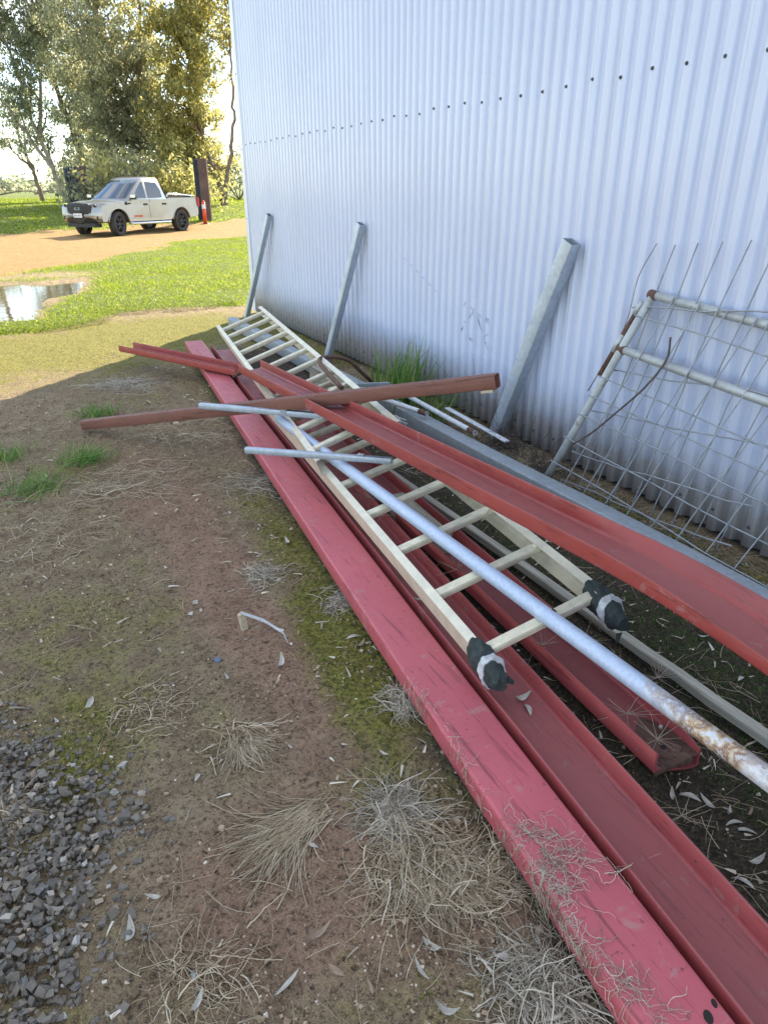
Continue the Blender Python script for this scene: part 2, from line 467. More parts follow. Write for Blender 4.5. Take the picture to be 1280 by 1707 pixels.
def ground_mat():
    m, nt, b = new_mat('soil_moss_grass')
    at = N(nt, 'Attribute'); at.attribute_name = 'mask'
    sp = N(nt, 'SeparateColor'); nt.links.new(at.outputs['Color'], sp.inputs['Color'])
    geo = N(nt, 'NewGeometry'); pos = geo.outputs['Position']
    mid = noise(nt, 9, 5, 0.72, vec=pos); fine = noise(nt, 70, 4, 0.75, vec=pos); grit = noise(nt, 260, 1, 0.7, vec=pos)
    soil = ramp(nt, mid.outputs['Fac'], [(0.25, (0.19, 0.125, 0.068)), (0.5, (0.39, 0.285, 0.165)), (0.75, (0.54, 0.42, 0.26))]).outputs['Color']
    red = ramp(nt, mid.outputs['Fac'], [(0.25, (0.30, 0.175, 0.105)), (0.75, (0.56, 0.36, 0.23))]).outputs['Color']
    # alpha = bare reddish soil
    def thr(sock, noise_s, lo, hi, k=0.6):
        a = N(nt, 'Math', operation='MULTIPLY_ADD'); nt.links.new(noise_s, a.inputs[0]); a.inputs[1].default_value = k
        s2 = N(nt, 'Math', operation='SUBTRACT'); nt.links.new(sock, s2.inputs[0]); s2.inputs[1].default_value = k / 2
        nt.links.new(s2.outputs[0], a.inputs[2])
        return ramp(nt, a.outputs[0], [(lo, g3(0)), (hi, g3(1))]).outputs['Color']
    c = mixc(nt, thr(at.outputs['Alpha'], mid.outputs['Fac'], 0.3, 0.62, 0.5), soil, red)
    # pale grit
    c = mixc(nt, ramp(nt, grit.outputs['Fac'], [(0.60, g3(0)), (0.70, g3(.6))]).outputs['Color'], c, (0.52, 0.44, 0.33))
    c = mixc(nt, ramp(nt, fine.outputs['Fac'], [(0.30, g3(.85)), (0.47, g3(0))]).outputs['Color'], c, (0.085, 0.058, 0.036))
    da = N(nt, 'Attribute'); da.attribute_name = 'soil_dark'  # mask that mixes in a darker soil colour
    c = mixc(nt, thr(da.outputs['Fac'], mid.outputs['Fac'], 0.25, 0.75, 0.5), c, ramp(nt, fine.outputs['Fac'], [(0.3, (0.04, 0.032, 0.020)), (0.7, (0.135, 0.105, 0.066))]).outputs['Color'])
    moss = ramp(nt, fine.outputs['Fac'], [(0.3, (0.08, 0.078, 0.022)), (0.5, (0.25, 0.228, 0.048)), (0.72, (0.44, 0.38, 0.075))]).outputs['Color']
    c = mixc(nt, thr(sp.outputs['Red'], mid.outputs['Fac'], 0.28, 0.80, 1.5), c, moss)
    road = ramp(nt, mid.outputs['Fac'], [(0.25, (0.26, 0.15, 0.055)), (0.5, (0.40, 0.25, 0.095)), (0.75, (0.50, 0.33, 0.14))]).outputs['Color']
    c = mixc(nt, thr(sp.outputs['Blue'], mid.outputs['Fac'], 0.3, 0.7, 0.5), c, road)
    gr = ramp(nt, mid.outputs['Fac'], [(0.25, (0.07, 0.10, 0.018)), (0.5, (0.14, 0.18, 0.03)), (0.75, (0.24, 0.26, 0.05))]).outputs['Color']
    c = mixc(nt, thr(sp.outputs['Green'], mid.outputs['Fac'], 0.32, 0.68, 0.6), c, gr)
    spk = noise(nt, 150, 3, 0.8, vec=pos)
    def mul(c, f):
        m_ = N(nt, 'Mix', data_type='RGBA', blend_type='MULTIPLY'); m_.inputs['Factor'].default_value = 1
        nt.links.new(c, m_.inputs['A']); nt.links.new(f, m_.inputs['B']); return m_.outputs['Result']
    c = mul(c, ramp(nt, fine.outputs['Fac'], [(0.32, g3(.55)), (0.5, g3(.96)), (0.66, g3(1.0))]).outputs['Color'])
    c = mul(c, ramp(nt, spk.outputs['Fac'], [(0.34, g3(.5)), (0.46, g3(1.0))]).outputs['Color'])
    c = mixc(nt, ramp(nt, spk.outputs['Fac'], [(0.60, g3(0)), (0.70, g3(.5))]).outputs['Color'], c, (0.50, 0.41, 0.29))
    nt.links.new(c, b.inputs['Base Color'])
    b.inputs['Roughness'].default_value = 0.92
    b.inputs['Specular IOR Level'].default_value = 0.25
    bump(nt, b, mid.outputs['Fac'], 0.6, 0.035)
    bump(nt, b, fine.outputs['Fac'], 1.0, 0.03)
    return m
M['ground'] = ground_mat()

def leafy(name, stops, trans=0.4, rough=0.55, tint=(1.0, 1.0, 0.85)):
    m, nt, b = new_mat(name)
    geo = N(nt, 'NewGeometry')
    r = ramp(nt, geo.outputs['Random Per Island'], stops)
    nt.links.new(r.outputs['Color'], b.inputs['Base Color']); b.inputs['Roughness'].default_value = rough
    b.inputs['Specular IOR Level'].default_value = 0.35
    if trans > 0:
        tr = N(nt, 'BsdfTranslucent'); mx = N(nt, 'MixShader'); mx.inputs[0].default_value = trans
        tm = N(nt, 'Mix', data_type='RGBA', blend_type='MULTIPLY'); tm.inputs['Factor'].default_value = 1
        nt.links.new(r.outputs['Color'], tm.inputs['A']); tm.inputs['B'].default_value = (*[x * 1.6 for x in tint], 1)
        nt.links.new(tm.outputs['Result'], tr.inputs['Color'])
        out = nt.nodes['Material Output']
        nt.links.new(b.outputs[0], mx.inputs[1]); nt.links.new(tr.outputs[0], mx.inputs[2]); nt.links.new(mx.outputs[0], out.inputs['Surface'])
    return m
M['gum_leaf'] = leafy('gum_leaf', [(0, (0.16, 0.175, 0.125)), (0.5, (0.26, 0.265, 0.185)), (0.85, (0.34, 0.325, 0.22)), (1, (0.48, 0.44, 0.29))], 0.7)
M['gum_leaf_yellow'] = leafy('gum_leaf_yellow', [(0, (0.16, 0.16, 0.065)), (0.5, (0.27, 0.25, 0.10)), (1, (0.46, 0.40, 0.16))], 0.7)
M['gum_leaf_grey'] = leafy('gum_leaf_grey', [(0, (0.13, 0.15, 0.115)), (0.5, (0.21, 0.23, 0.17)), (1, (0.36, 0.36, 0.24))], 0.65)
M['grass'] = leafy('green_grass', [(0, (0.085, 0.13, 0.016)), (0.5, (0.19, 0.25, 0.028)), (0.85, (0.29, 0.33, 0.045)), (1, (0.38, 0.34, 0.11))], 0.5, 0.5, (1, 1, .45))
M['grass_shade'] = leafy('long_green_grass', [(0, (0.06, 0.14, 0.035)), (0.5, (0.12, 0.24, 0.055)), (0.8, (0.20, 0.32, 0.09)), (1, (0.42, 0.36, 0.18))], 0.35, 0.45, (1, 1, .6))
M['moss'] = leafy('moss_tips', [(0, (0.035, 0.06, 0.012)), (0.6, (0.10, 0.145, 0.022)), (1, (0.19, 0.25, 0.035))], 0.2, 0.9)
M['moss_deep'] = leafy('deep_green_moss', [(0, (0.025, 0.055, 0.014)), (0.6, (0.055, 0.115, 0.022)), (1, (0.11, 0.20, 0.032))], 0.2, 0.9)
M['straw'] = leafy('dry_straw', [(0, (0.24, 0.17, 0.10)), (0.5, (0.50, 0.39, 0.25)), (0.85, (0.64, 0.53, 0.37)), (1, (0.75, 0.66, 0.50))], 0.1, 0.8)
M['straw_grey'] = leafy('dry_grey_stems', [(0, (0.26, 0.215, 0.155)), (0.5, (0.50, 0.43, 0.33)), (1, (0.72, 0.65, 0.52))], 0.1, 0.8)
M['straw_red'] = leafy('dry_seed_stems', [(0, (0.35, 0.27, 0.20)), (1, (0.55, 0.46, 0.36))], 0.1, 0.8)
M['dead_leaf'] = simple('dead_gum_leaf', (0.42, 0.385, 0.315), 0.6, 0, 0.35, 30, 0.2)
M['dead_leaf_brown'] = simple('dead_brown_leaf', (0.27, 0.19, 0.125), 0.7, 0, 0.35, 30, 0.2)
M['twig'] = simple('grey_twig', (0.085, 0.07, 0.06), 0.9, 0, 0.4, 40, 0.3)
M['bark'] = simple('gum_bark', (0.20, 0.15, 0.11), 0.9, 0, 0.45, 6, 0.6, 0.05)
M['bark_pale'] = simple('pale_gum_bark', (0.30, 0.25, 0.20), 0.85, 0, 0.4, 5, 0.5, 0.05)

def stone_mat():
    m, nt, b = new_mat('blue_metal_gravel')
    geo = N(nt, 'NewGeometry')
    r = ramp(nt, geo.outputs['Random Per Island'], [(0, (0.075, 0.068, 0.058)), (0.35, (0.135, 0.122, 0.102)), (0.7, (0.20, 0.175, 0.14)), (0.86, (0.155, 0.16, 0.16)), (0.93, (0.38, 0.27, 0.17)), (1, (0.54, 0.52, 0.47))])
    n1 = noise(nt, 60, 5, 0.7, vec=geo.outputs['Position'])
    c = mixc(nt, ramp(nt, n1.outputs['Fac'], [(0.35, g3(0)), (0.7, g3(.75))]).outputs['Color'], r.outputs['Color'], (0.21, 0.17, 0.12))
    nt.links.new(c, b.inputs['Base Color']); b.inputs['Roughness'].default_value = 0.8
    bump(nt, b, n1.outputs['Fac'], 0.5, 0.004)
    return m
M['stone'] = stone_mat()
M['crumb'] = leafy('soil_crumbs', [(0, (0.10, 0.065, 0.04)), (0.5, (0.30, 0.21, 0.13)), (0.9, (0.46, 0.35, 0.235)), (1, (0.68, 0.60, 0.48))], 0.0, 0.95)

def water_mat():
    m, nt, b = new_mat('puddle_water')
    b.inputs['Base Color'].default_value = (0.10, 0.075, 0.045, 1); b.inputs['Roughness'].default_value = 0.04
    b.inputs['IOR'].default_value = 1.33; b.inputs['Specular IOR Level'].default_value = 0.8
    n1 = noise(nt, 7, 3, 0.5, coord='Object'); bump(nt, b, n1.outputs['Fac'], 0.06, 0.02)
    return m
M['water'] = water_mat()

# ------------------------------------------------------------------ ground sheet
def axis(fine_a, fine_b, step, lo, hi, g=1.09):
    a = list(np.arange(fine_a, fine_b, step)); s = step; x = a[-1]
    while x < hi: s = min(s * g, 250); x += s; a.append(x)
    s = step; x = a[0]; pre = []
    while x > lo: s = min(s * g, 250); x -= s; pre.append(x)
    return np.array(pre[::-1] + a)
gx = axis(-0.9, 2.75, 0.014, -3000, 3000)
gy_near = axis(0.15, 5.2, 0.014, -3000, 5.2, 1.09)
def axis_up(y0, s, hi, g=1.012):
    out = []; y = y0
    while y < hi:
        out.append(y); y += s; s = min(s * (g if y < 40 else 1.09), 250)
    return np.array(out)
gy = np.concatenate([gy_near[gy_near < 5.2], axis_up(5.2, 0.016, 3200)])
X, Y = np.meshgrid(gx, gy, indexing='xy')
Z = terrain(X, Y)
nx, ny = len(gx), len(gy)
idx = np.arange(nx * ny).reshape(ny, nx)
Qg = np.stack([idx[:-1, :-1], idx[:-1, 1:], idx[1:, 1:], idx[1:, :-1]], -1).reshape(-1, 4)
gme = mesh_np('ground', np.stack([X, Y, Z], -1), Qg, smoothf=True)
def blob(x, y, cx, cy, rx, ry): return np.exp(-(((x - cx) / rx) ** 2 + ((y - cy) / ry) ** 2))
def masks(X, Y):
    lowf = fbm(X, Y, 0.9, 3); midf = fbm(X + 31, Y - 7, 3.1, 3)
    moss = 0.20 + 0.45 * (lowf - 0.5) + 0.5 * (midf - .5)
    for c in [(0.74, 1.85, .16, .42, .75), (0.80, 2.76, .13, .55, .5), (0.53, 1.10, .14, .16, .5), (0.66, 1.45, .12, .25, .35), (1.74, 1.2, .14, .30, .75),
              (1.70, .9, .14, .2, .4), (1.25, .6, .1, .14, .45), (-.11, 1.52, .13, .14, .6), (-.05, 2.2, .25, .5, .2), (0.2, 2.9, .4, .6, .1), (1.62, 2.0, .12, .6, .35),
              (2.25, 1.9, .09, .5, .5), (0.05, 3.9, .5, .5, .2), (1.1, 4.5, .25, .8, .35), (0.2, 7.2, 2.4, .6, .75), (1.3, 8.0, .9, .6, .7), (-1.0, 6.4, 1.0, .5, .5), (0.4, 5.3, .5, .5, .1)]:
        moss = moss + c[4] * blob(X, Y, *c[:4])
    moss = moss + .55 * smooth(5.6, 6.6, Y + .35 * X) * (1 - smooth(8.3, 9.0, Y)) * (.6 + .8 * (midf - .3))
    for c in [(0.47, 2.2, .13, .9, .6), (0.28, 1.0, .25, .18, .55), (0.1, 1.2, .15, .2, .35), (0.45, 3.2, .2, .7, .35), (0.1, 5.4, 1.2, .3, .2)]:
        moss = moss - c[4] * blob(X, Y, *c[:4])
    bare = 0.22 + 0.5 * (midf - .5)
    for c in [(0.47, 2.4, .14, 1.0, .65), (0.28, 1.0, .22, .2, .6), (0.36, 3.4, .18, .7, .35), (0.75, .75, .25, .12, .4), (1.35, 2.0, .1, 1.0, .2)]:
        bare = bare + c[4] * blob(X, Y, *c[:4])
    rl, rh = road_lo(X), road_hi(X)
    w = (fbm(X, Y, 0.8, 4) - .5) * 2.4
    sdp = poly_sd(X, Y, PUD)
    road = smooth(-.8, .9, Y - rl + w) * smooth(-1.0, .6, rh - Y + w)
    gf = grass_front(X)
    grass = smooth(-.25, .35, Y - gf + w * .35) * (1 - road)
    grass = grass * smooth(0.05, 0.55, sdp + w * .25)
    mudl = blob(X, Y, 0.4, 13.9, 1.6, .9)
    grass = grass * (1 - .75 * mudl)
    return moss, grass, road, bare
mo, gr, ro, ba = masks(X, Y)
att = gme.attributes.new('mask', 'FLOAT_COLOR', 'POINT')
att.data.foreach_set('color', np.stack([mo, gr, ro, ba], -1).astype(np.float32).ravel())
soil_dark = smooth(-.02, .10, X - (CHA(Y) + .12)) * (1 - smooth(6.0, 7.0, Y)) * smooth(0.0, .12, 2.22 - X + (fbm(X, Y, 5, 2) - .5) * .2)  # darker soil colour from the flat channel across to the purlin
soil_dark = np.maximum(soil_dark * .95, .55 * smooth(.10, .0, CHA(Y) - X) * (X < CHA(Y) + .1) * (Y < 6.5) + .35 * blob(X, Y, .62, 1.25, .12, .2))  # plus a weaker dark strip along the channel's left edge
mo2 = mo * (1 - .85 * np.clip(soil_dark, 0, 1) * (X > CHA(Y) + .05))
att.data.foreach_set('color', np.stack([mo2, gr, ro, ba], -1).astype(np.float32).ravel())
at2 = gme.attributes.new('soil_dark', 'FLOAT', 'POINT'); at2.data.foreach_set('value', soil_dark.astype(np.float32).ravel())
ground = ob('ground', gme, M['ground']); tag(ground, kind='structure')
# puddle water sheet
pm = bpy.data.meshes.new('puddle')
bm = bmesh.new()
vs = [bm.verts.new((x, y, 0)) for x, y in [(-2.3, 8.9), (1.4, 8.9), (1.4, 13.6), (-2.3, 13.6)]]
bm.faces.new(vs); bm.to_mesh(pm); bm.free()
puddle = ob('puddle', pm, M['water']); puddle.location.z = -0.035; tag(puddle, kind='structure')

# ------------------------------------------------------------------ shed
WX = 2.44; PITCHW = 0.0868; AMP = 0.0148; EAVE = 4.7; Y0, Y1 = -5.5, 8.36; WB = 0.035; XB = 13.0
shed = empty('corrugated_shed', (WX, (Y0 + Y1) / 2, 0))
tag(shed, 'large white corrugated metal shed beside the pile of steel', 'shed')
def corr_sheet(ncor, height, per=20):
    t = np.arange(ncor * per + 1) / per
    y = t * PITCHW
    s = np.cos(2 * PI * t); xs = -AMP * np.tanh(2.4 * (s + .25)) / math.tanh(2.4)
    # fold of the lap edge
    rows = np.array([0, .4, .8, 1.4, 2.2, 3.2, height])
    V = np.zeros((len(rows), len(t), 3))
    V[..., 0] = xs[None, :] + 0.0018 * np.sin(rows[:, None] * 2.3 + 2 * PI * y[None, :] / (ncor * PITCHW))
    V[..., 1] = y[None, :]; V[..., 2] = rows[:, None]
    n = len(t); idx = np.arange(len(rows) * n).reshape(len(rows), n)
    Q = np.stack([idx[:-1, :-1], idx[1:, :-1], idx[1:, 1:], idx[:-1, 1:]], -1).reshape(-1, 4)
    me = mesh_np('wall_sheet', V, Q, smoothf=True)
    return me
NC = 9
sheet_me = corr_sheet(NC, EAVE - WB)
sheet_me.materials.append(M['shed'])
nsh = int((Y1 - Y0) / (NC * PITCHW)) + 1
YPH = 0.0312
y_top = Y1 - 0.10
k = 0
yy = y_top - NC * PITCHW
while yy > Y0 - .5:
    o = ob('wall_sheet', sheet_me, None, shed)
    o.location = (0, yy - shed.location.y, WB + random.uniform(-.003, .003))
    md = o.modifiers.new('thickness', 'SOLIDIFY'); md.thickness = 0.0012; md.offset = -1
    k += 1; yy -= NC * PITCHW
# screws along the girts
mb = MB(); mb.cyl((0.004, 0, 0), (-0.002, 0, 0), 0.0074, 0.0074, 10); mb.cyl((-0.002, 0, 0), (-0.007, 0, 0), 0.0052, 0.0045, 6)
scr = mb.mesh('screw'); scr.materials.append(M['screw'])
def crest_y(i): return y_top - PITCHW * i - PITCHW * 0.0
for zrow, step in ((1.787, 2), (0.125, 2), (3.35, 2)):
    i = 1
    while crest_y(i) > 0.2:
        o = ob('screw', scr, None, shed)
        o.location = (-AMP - 0.001, crest_y(i) - shed.location.y, zrow + random.uniform(-.008, .008))
        o.rotation_euler = (random.random() * 6, random.uniform(-.1, .1), random.uniform(-.1, .1))
        i += step
# corner flashing with its dark shadow seam
mb = MB()
mb.extrude([(-0.022, -0.085), (-0.016, -0.092), (-0.012, -0.085), (-0.012, 0.012), (0.12, 0.012), (0.12, 0.020), (-0.022, 0.020)],
           [((WX, Y1, WB), (1, 0, 0), (0, 1, 0)), ((WX, Y1, EAVE + .02), (1, 0, 0), (0, 1, 0))])
part('corner_flashing', mb.mesh('corner_flashing'), M['flashing'], shed)
mb = MB(); mb.box((WX - 0.003, Y1 - 0.095, (WB + EAVE) / 2), (0.012, 0.012, EAVE - WB)); part('seam', mb.mesh('seam'), M['gap'], shed)
for z in (0.35, 1.05, 1.75, 2.45, 3.15, 3.9):
    o = ob('screw', scr, None, shed); o.location = (-0.024, Y1 - .04 - shed.location.y, z); o.scale = (.8, .8, .8)
# the other walls, slab edge, roof
mb = MB()
for (x0, y0, x1, y1) in ((WX + .12, Y1 + .008, XB, Y1 + .008), (WX, Y0, XB, Y0), (XB, Y0, XB, Y1)):
    mb.add([(x0, y0, WB), (x1, y1, WB), (x1, y1, EAVE), ((x0 + x1) / 2, y1, EAVE + (.74 if x0 != x1 else 0)), (x0, y0, EAVE)], [(0, 1, 2, 3, 4)])
part('rear_walls', mb.mesh('rear_walls', fix=False), M['shed'], shed)
mb = MB()
xm = (WX + XB) / 2
prof = [(WX - .12, EAVE - .02), (xm, EAVE + .75), (XB + .12, EAVE - .02), (XB + .12, EAVE + .03), (xm, EAVE + .80), (WX - .12, EAVE + .03)]
mb.extrude([(a, b) for a, b in prof], [((0, Y0 - .1, 0), (1, 0, 0), (0, 0, 1)), ((0, Y1 + .1, 0), (1, 0, 0), (0, 0, 1))])
part('roof', mb.mesh('roof'), M['flashing'], shed)
mb = MB(); mb.box(((WX + .03 + XB) / 2, (Y0 + Y1) / 2, -.02), (XB - WX - .03, Y1 - Y0 - .02, .14)); part('floor_slab', mb.mesh('floor_slab'), M['gap'], shed)

# scuffs and scratches rubbed into the sheets
rg = np.random.default_rng(44)
M['scuff'] = simple('grey_scuff', (0.33, 0.33, 0.36), 0.7, 0, .3, 40, 0)
def wall_x(y): return WX - AMP * math.tanh(2.4 * (math.cos(2 * PI * (y - y_top) / PITCHW) + .25)) / math.tanh(2.4) - .0012
def scuff(a, b, n=24, wig=.012, r=.0012, gap=.35):
    a = wp(*a, WX); b = wp(*b, WX); mb = MB(); run = []
    for i in range(n + 1):
        t = i / n; y = a[1] + (b[1] - a[1]) * t; z = a[2] + (b[2] - a[2]) * t + rg.normal(0, wig) * .5
        if math.cos(2 * PI * (y - y_top) / PITCHW) > gap - .5: run.append((wall_x(y), y, z))
        else:
            if len(run) > 2: mb.path(run, r, 5)
            run = []
    if len(run) > 2: mb.path(run, r, 5)
    if mb.V: part('scuff', mb.mesh('scuff'), M['scuff'], shed)
scuff((663, 416), (735, 490), 70, .004, .0014); scuff((780, 505), (825, 545), 60, .006, .0013); scuff((795, 520), (822, 600), 50, .02, .0011); scuff((510, 545), (530, 575), 40, .01, .0012)
for k in range(9):
    u = 770 + rg.random() * 50; v = 500 + rg.random() * 90; scuff((u, v), (u + rg.uniform(4, 12), v + rg.uniform(-14, 14)), 20, .01, .0010)
# ------------------------------------------------------------------ steel sections
def unit(v): v = np.array(v, float); return v / np.linalg.norm(v)
def arc(cx, cy, r, a0, a1, n=3):
    return [(cx + r * math.cos(math.radians(a0 + (a1 - a0) * i / n)), cy + r * math.sin(math.radians(a0 + (a1 - a0) * i / n))) for i in range(n + 1)]
def u_profile(w, h, tf=0.0075, tw=0.006, ro=0.009, ri=0.010, rt=0.0033):
    p = []
    p += arc(rt, h - rt, rt, 180, 90, 2)[0:1]
    p = arc(ro, ro, ro, 180, 270, 4) + arc(w - ro, ro, ro, 270, 360, 4)
    p += arc(w - rt, h - rt, rt, 0, 90, 2) + arc(w - tf + rt, h - rt, rt, 90, 180, 2)
    p += arc(w - tf - ri, tw + ri, ri, 0, -90, 4) + arc(tf + ri, tw + ri, ri, 270, 180, 4)
    p += arc(tf - rt, h - rt, rt, 0, 90, 2) + arc(rt, h - rt, rt, 90, 180, 2)
    return p
def frame(az, el, roll):
    d = np.array([math.sin(az) * math.cos(el), math.cos(az) * math.cos(el), math.sin(el)])
    r = np.array([math.cos(az) * math.cos(roll), -math.sin(az) * math.cos(roll), math.sin(roll)])
    r = unit(r - d * (r @ d)); n = np.cross(r, d)
    return d, r, n
def channel(name, o, az, el, roll, w, h, s0, s1, flip, mat, segs=14, deform=None, origin_top=True, wob=0.0012):
    """o lies on the line of the left top edge; s runs along the direction (az, el)"""
    d, r, n = frame(az, el, roll)
    prof = u_profile(w, h)
    if flip: prof = [(a, h - b) for a, b in prof][::-1]
    mb = MB(); V = []; S = np.linspace(s0, s1, segs + 1)
    ph = random.random() * 6
    for s in S:
        wv = wob * math.sin(s * 2.2 + ph)
        for a, b in prof:
            aa, bb, dz = (a, b, 0.0) if deform is None else deform(s, a, b)
            V.append(np.array(o) + d * s + r * aa + n * (bb - h + wv) + np.array([0, 0, dz]))
    m = len(prof); k = len(S)
    F = [(i * m + j, i * m + (j + 1) % m, (i + 1) * m + (j + 1) % m, (i + 1) * m + j) for i in range(k - 1) for j in range(m)]
    mb.add(V, F, True); mb.add(V, [tuple(range(m))[::-1], tuple(range((k - 1) * m, k * m))])
    me = smooth_angle(mb.mesh(name), 40)
    c = np.array(o) + d * (s0 + s1) / 2
    root = np.array([c[0], c[1], 0])
    me.transform(Matrix.Translation(-Vector(root)))
    ob_ = ob(name, me, mat); ob_.location = root
    return ob_, (d, r, n)
G_CH = 'red steel channels in the pile'
AZA = math.atan(0.0896)
chA, fA = channel('steel_channel', (0.682, 0.426, 0.088), AZA, 0, 0, 0.158, 0.062, -0.55, 6.15, True, M['red'], 20)
tag(chA, 'flat pinkish red steel channel lying web up along the dirt, nearest the gravel', 'steel beam', G_CH)
# bolt holes near its end
def hole_on_A(u, v, r1, r2):
    p = gp(u, v, 0.0893); mb = MB(); n = 16
    V = [p + np.array([math.cos(2 * PI * i / n) * r1 + math.sin(2 * PI * i / n) * r2 * .3, math.sin(2 * PI * i / n) * r2, 0]) for i in range(n)]
    V2 = [q - np.array([0, 0, .003]) for q in V]
    mb.add(V + V2, [tuple(range(n))] + [(i, (i + 1) % n, n + (i + 1) % n, n + i) for i in range(n)])
    me = mb.mesh('bolt_hole'); part('bolt_hole', me, M['hole'], chA)
hole_on_A(1180, 1695, .0085, .0105); hole_on_A(1190, 1672, .005, .007)
chB, fB = channel('steel_channel', (0.9075, 0.90, 0.086), math.atan(0.0935), 0, 0, 0.172, 0.064, -0.95, 5.45, False, M['red_dark'], 20)
tag(chB, 'dark red open steel channel lying trough up tight beside the flat red channel', 'steel beam', G_CH)
def defC(s, a, b):
    # the end is hammered and bowed
    k = max(0.0, 1 - s / 0.16)
    dz = -0.018 * k * max(0, (a - .05)) / .12 + (.012 * k * math.sin(a / .16 * PI) if b < .012 else 0)
    if a > .14: dz -= 0.03 * k
    return a, b, dz
chC, fC = channel('steel_channel', (1.167, 0.848, 0.098), math.atan(0.054), 0.004, 0.02, 0.158, 0.066, 0.0, 3.9, False, M['red_dark'], 30, defC)
tag(chC, 'dark red steel channel with a bolted rusty end under the long pipe', 'steel beam', G_CH)
def onC(s, a, z=0.0):
    d, r, n = fC; return np.array((1.167, 0.848, 0.098)) + d * s + r * a + n * (-.066 + .006 + z)
mb = MB(); p = onC(.10, .115); mb.cyl(p, p + np.array([0, 0, .004]), .013, .013, 14); q = p + np.array([0, 0, .004]); mb.cyl(q, q + np.array([0, 0, .012]), .0075, .0075, 6); part('bolt', mb.mesh('bolt'), M['rust'], chC)
mb = MB(); mb.cyl(q + np.array([0, 0, .012]), q + np.array([0, 0, .019]), .0052, .0045, 10); part('bolt_head', mb.mesh('bolt_head'), M['bolt'], chC)
mb = MB(); p = onC(.055, .085); mb.cyl(p, p + np.array([0, 0, .0015]), .0085, .0085, 14); part('bolt_hole', mb.mesh('bolt_hole'), M['hole'], chC)
mb = MB()
for (s_, a_) in ((0, 0),):
    P8 = [onC(-.001, .010, .0012), onC(-.001, .150, .0012), onC(.10, .150, .0012), onC(.17, .11, .0012), onC(.13, .06, .0012), onC(.19, .010, .0012)]
    mb.add([p for p in P8] + [p - np.array([0, 0, .003]) for p in P8], [tuple(range(6))] + [(i, (i + 1) % 6, 6 + (i + 1) % 6, 6 + i) for i in range(6)])
part('rusty_end', mb.mesh('rusty_end'), M['rust'], chC)
mb = MB()
d_, r_, n_ = fC
mb.extrude([(0, 0), (.012, .0), (.012, .004), (0, .004)], [(onC(-.004, .004, -.012), n_, d_), (onC(-.006, .07, -.006), n_, d_), (onC(-.004, .13, -.016), n_, d_)])
part('end_lip', mb.mesh('end_lip'), M['rust'], chC)
# long channel on top, sagging and splayed towards its near end
E0 = np.array([1.175, 1.891, 0.475])
def defE(s, a, b):
    k = max(0.0, -.72 - s); dz = -0.16 * k * k
    if a > 0.10 and b > .012:
        f = min(1.0, max(0.0, (-.52 - s) / .35)); b2 = b - .012
        a = a + b2 * .95 * f; b = b - b2 * .62 * f
    if a < 0.03 and b > .02:
        f = min(1.0, max(0.0, (-.75 - s) / .4)); b = b - (b - .02) * .45 * f
    return a, b, dz
chE, fE_ = channel('steel_channel', E0, -0.041, -0.040, 0.08, 0.150, 0.056, -1.75, 2.28, False, M['red_orange'], 44, defE)
tag(chE, 'long red steel channel lying trough up across the top of both ladders', 'steel beam', G_CH)
# short one sticking out left
pr = gp(392, 616, 0.155); pl = gp(197.6, 576, 0.175)
dv = pr - pl; ln = np.linalg.norm(dv)
azd = math.atan2(-dv[0], -dv[1]); eld = math.asin(-dv[2] / ln)
chD, fD = channel('steel_channel', pr, azd, eld, 0.03, 0.150, 0.052, 0.0, ln, False, M['red_orange'], 10)
tag(chD, 'short red steel channel jutting out left over the shadow edge at the far end', 'steel beam', G_CH)
mb = MB(); p = pr + np.array([.02, -.03, -.035]); mb.cyl(p - np.array([.05, .02, 0]), p + np.array([.03, .03, .012]), .011, .011, 10); part('bolt', mb.mesh('bolt'), M['rust'], chD)

def hollow_bar(name, p0, p1, w, h, t, mat, up=(0, 0, 1), rc=0.005, n=2, round_=False, bow=0.0, segs=6):
    p0 = np.array(p0, float); p1 = np.array(p1, float); d = unit(p1 - p0)
    r = unit(np.cross(d, up)); u = np.cross(r, d)
    def rr(w, h, rc):
        if round_: return [(w / 2 * math.cos(2 * PI * i / 20), h / 2 * math.sin(2 * PI * i / 20)) for i in range(20)]
        rc = max(rc, .0008)
        return arc(w / 2 - rc, h / 2 - rc, rc, 0, 90, n) + arc(-w / 2 + rc, h / 2 - rc, rc, 90, 180, n) + arc(-w / 2 + rc, -h / 2 + rc, rc, 180, 270, n) + arc(w / 2 - rc, -h / 2 + rc, rc, 270, 360, n)
    po = rr(w, h, rc); pi_ = rr(w - 2 * t, h - 2 * t, rc - t)
    m = len(po); V = []; F = []
    fr = [(p0 + (p1 - p0) * k / segs + u * bow * math.sin(PI * k / segs)) for k in range(segs + 1)]
    for o in fr: V += [o + a * r + b * u for a, b in po]
    for o in fr: V += [o + a * r + b * u for a, b in pi_]
    B = (segs + 1) * m
    for i in range(segs):
        for j in range(m):
            j2 = (j + 1) % m
            F.append((i * m + j, i * m + j2, (i + 1) * m + j2, (i + 1) * m + j))
            F.append((B + i * m + j, B + (i + 1) * m + j, B + (i + 1) * m + j2, B + i * m + j2))
    for e in (0, segs):
        for j in range(m):
            j2 = (j + 1) % m; F.append((e * m + j, e * m + j2, B + e * m + j2, B + e * m + j))
    mb = MB(); mb.add(V, F, True)
    me = smooth_angle(mb.mesh(name), 35)
    c = p0 * 1.0; c[2] = 0
    # object axes: Y along the bar
    mat3 = Matrix((r, d, u)).transposed().to_4x4()
    mw = Matrix.Translation(Vector(p0)) @ mat3
    me.transform(mw.inverted())
    o = ob(name, me, mat); o.matrix_world = mw
    return o

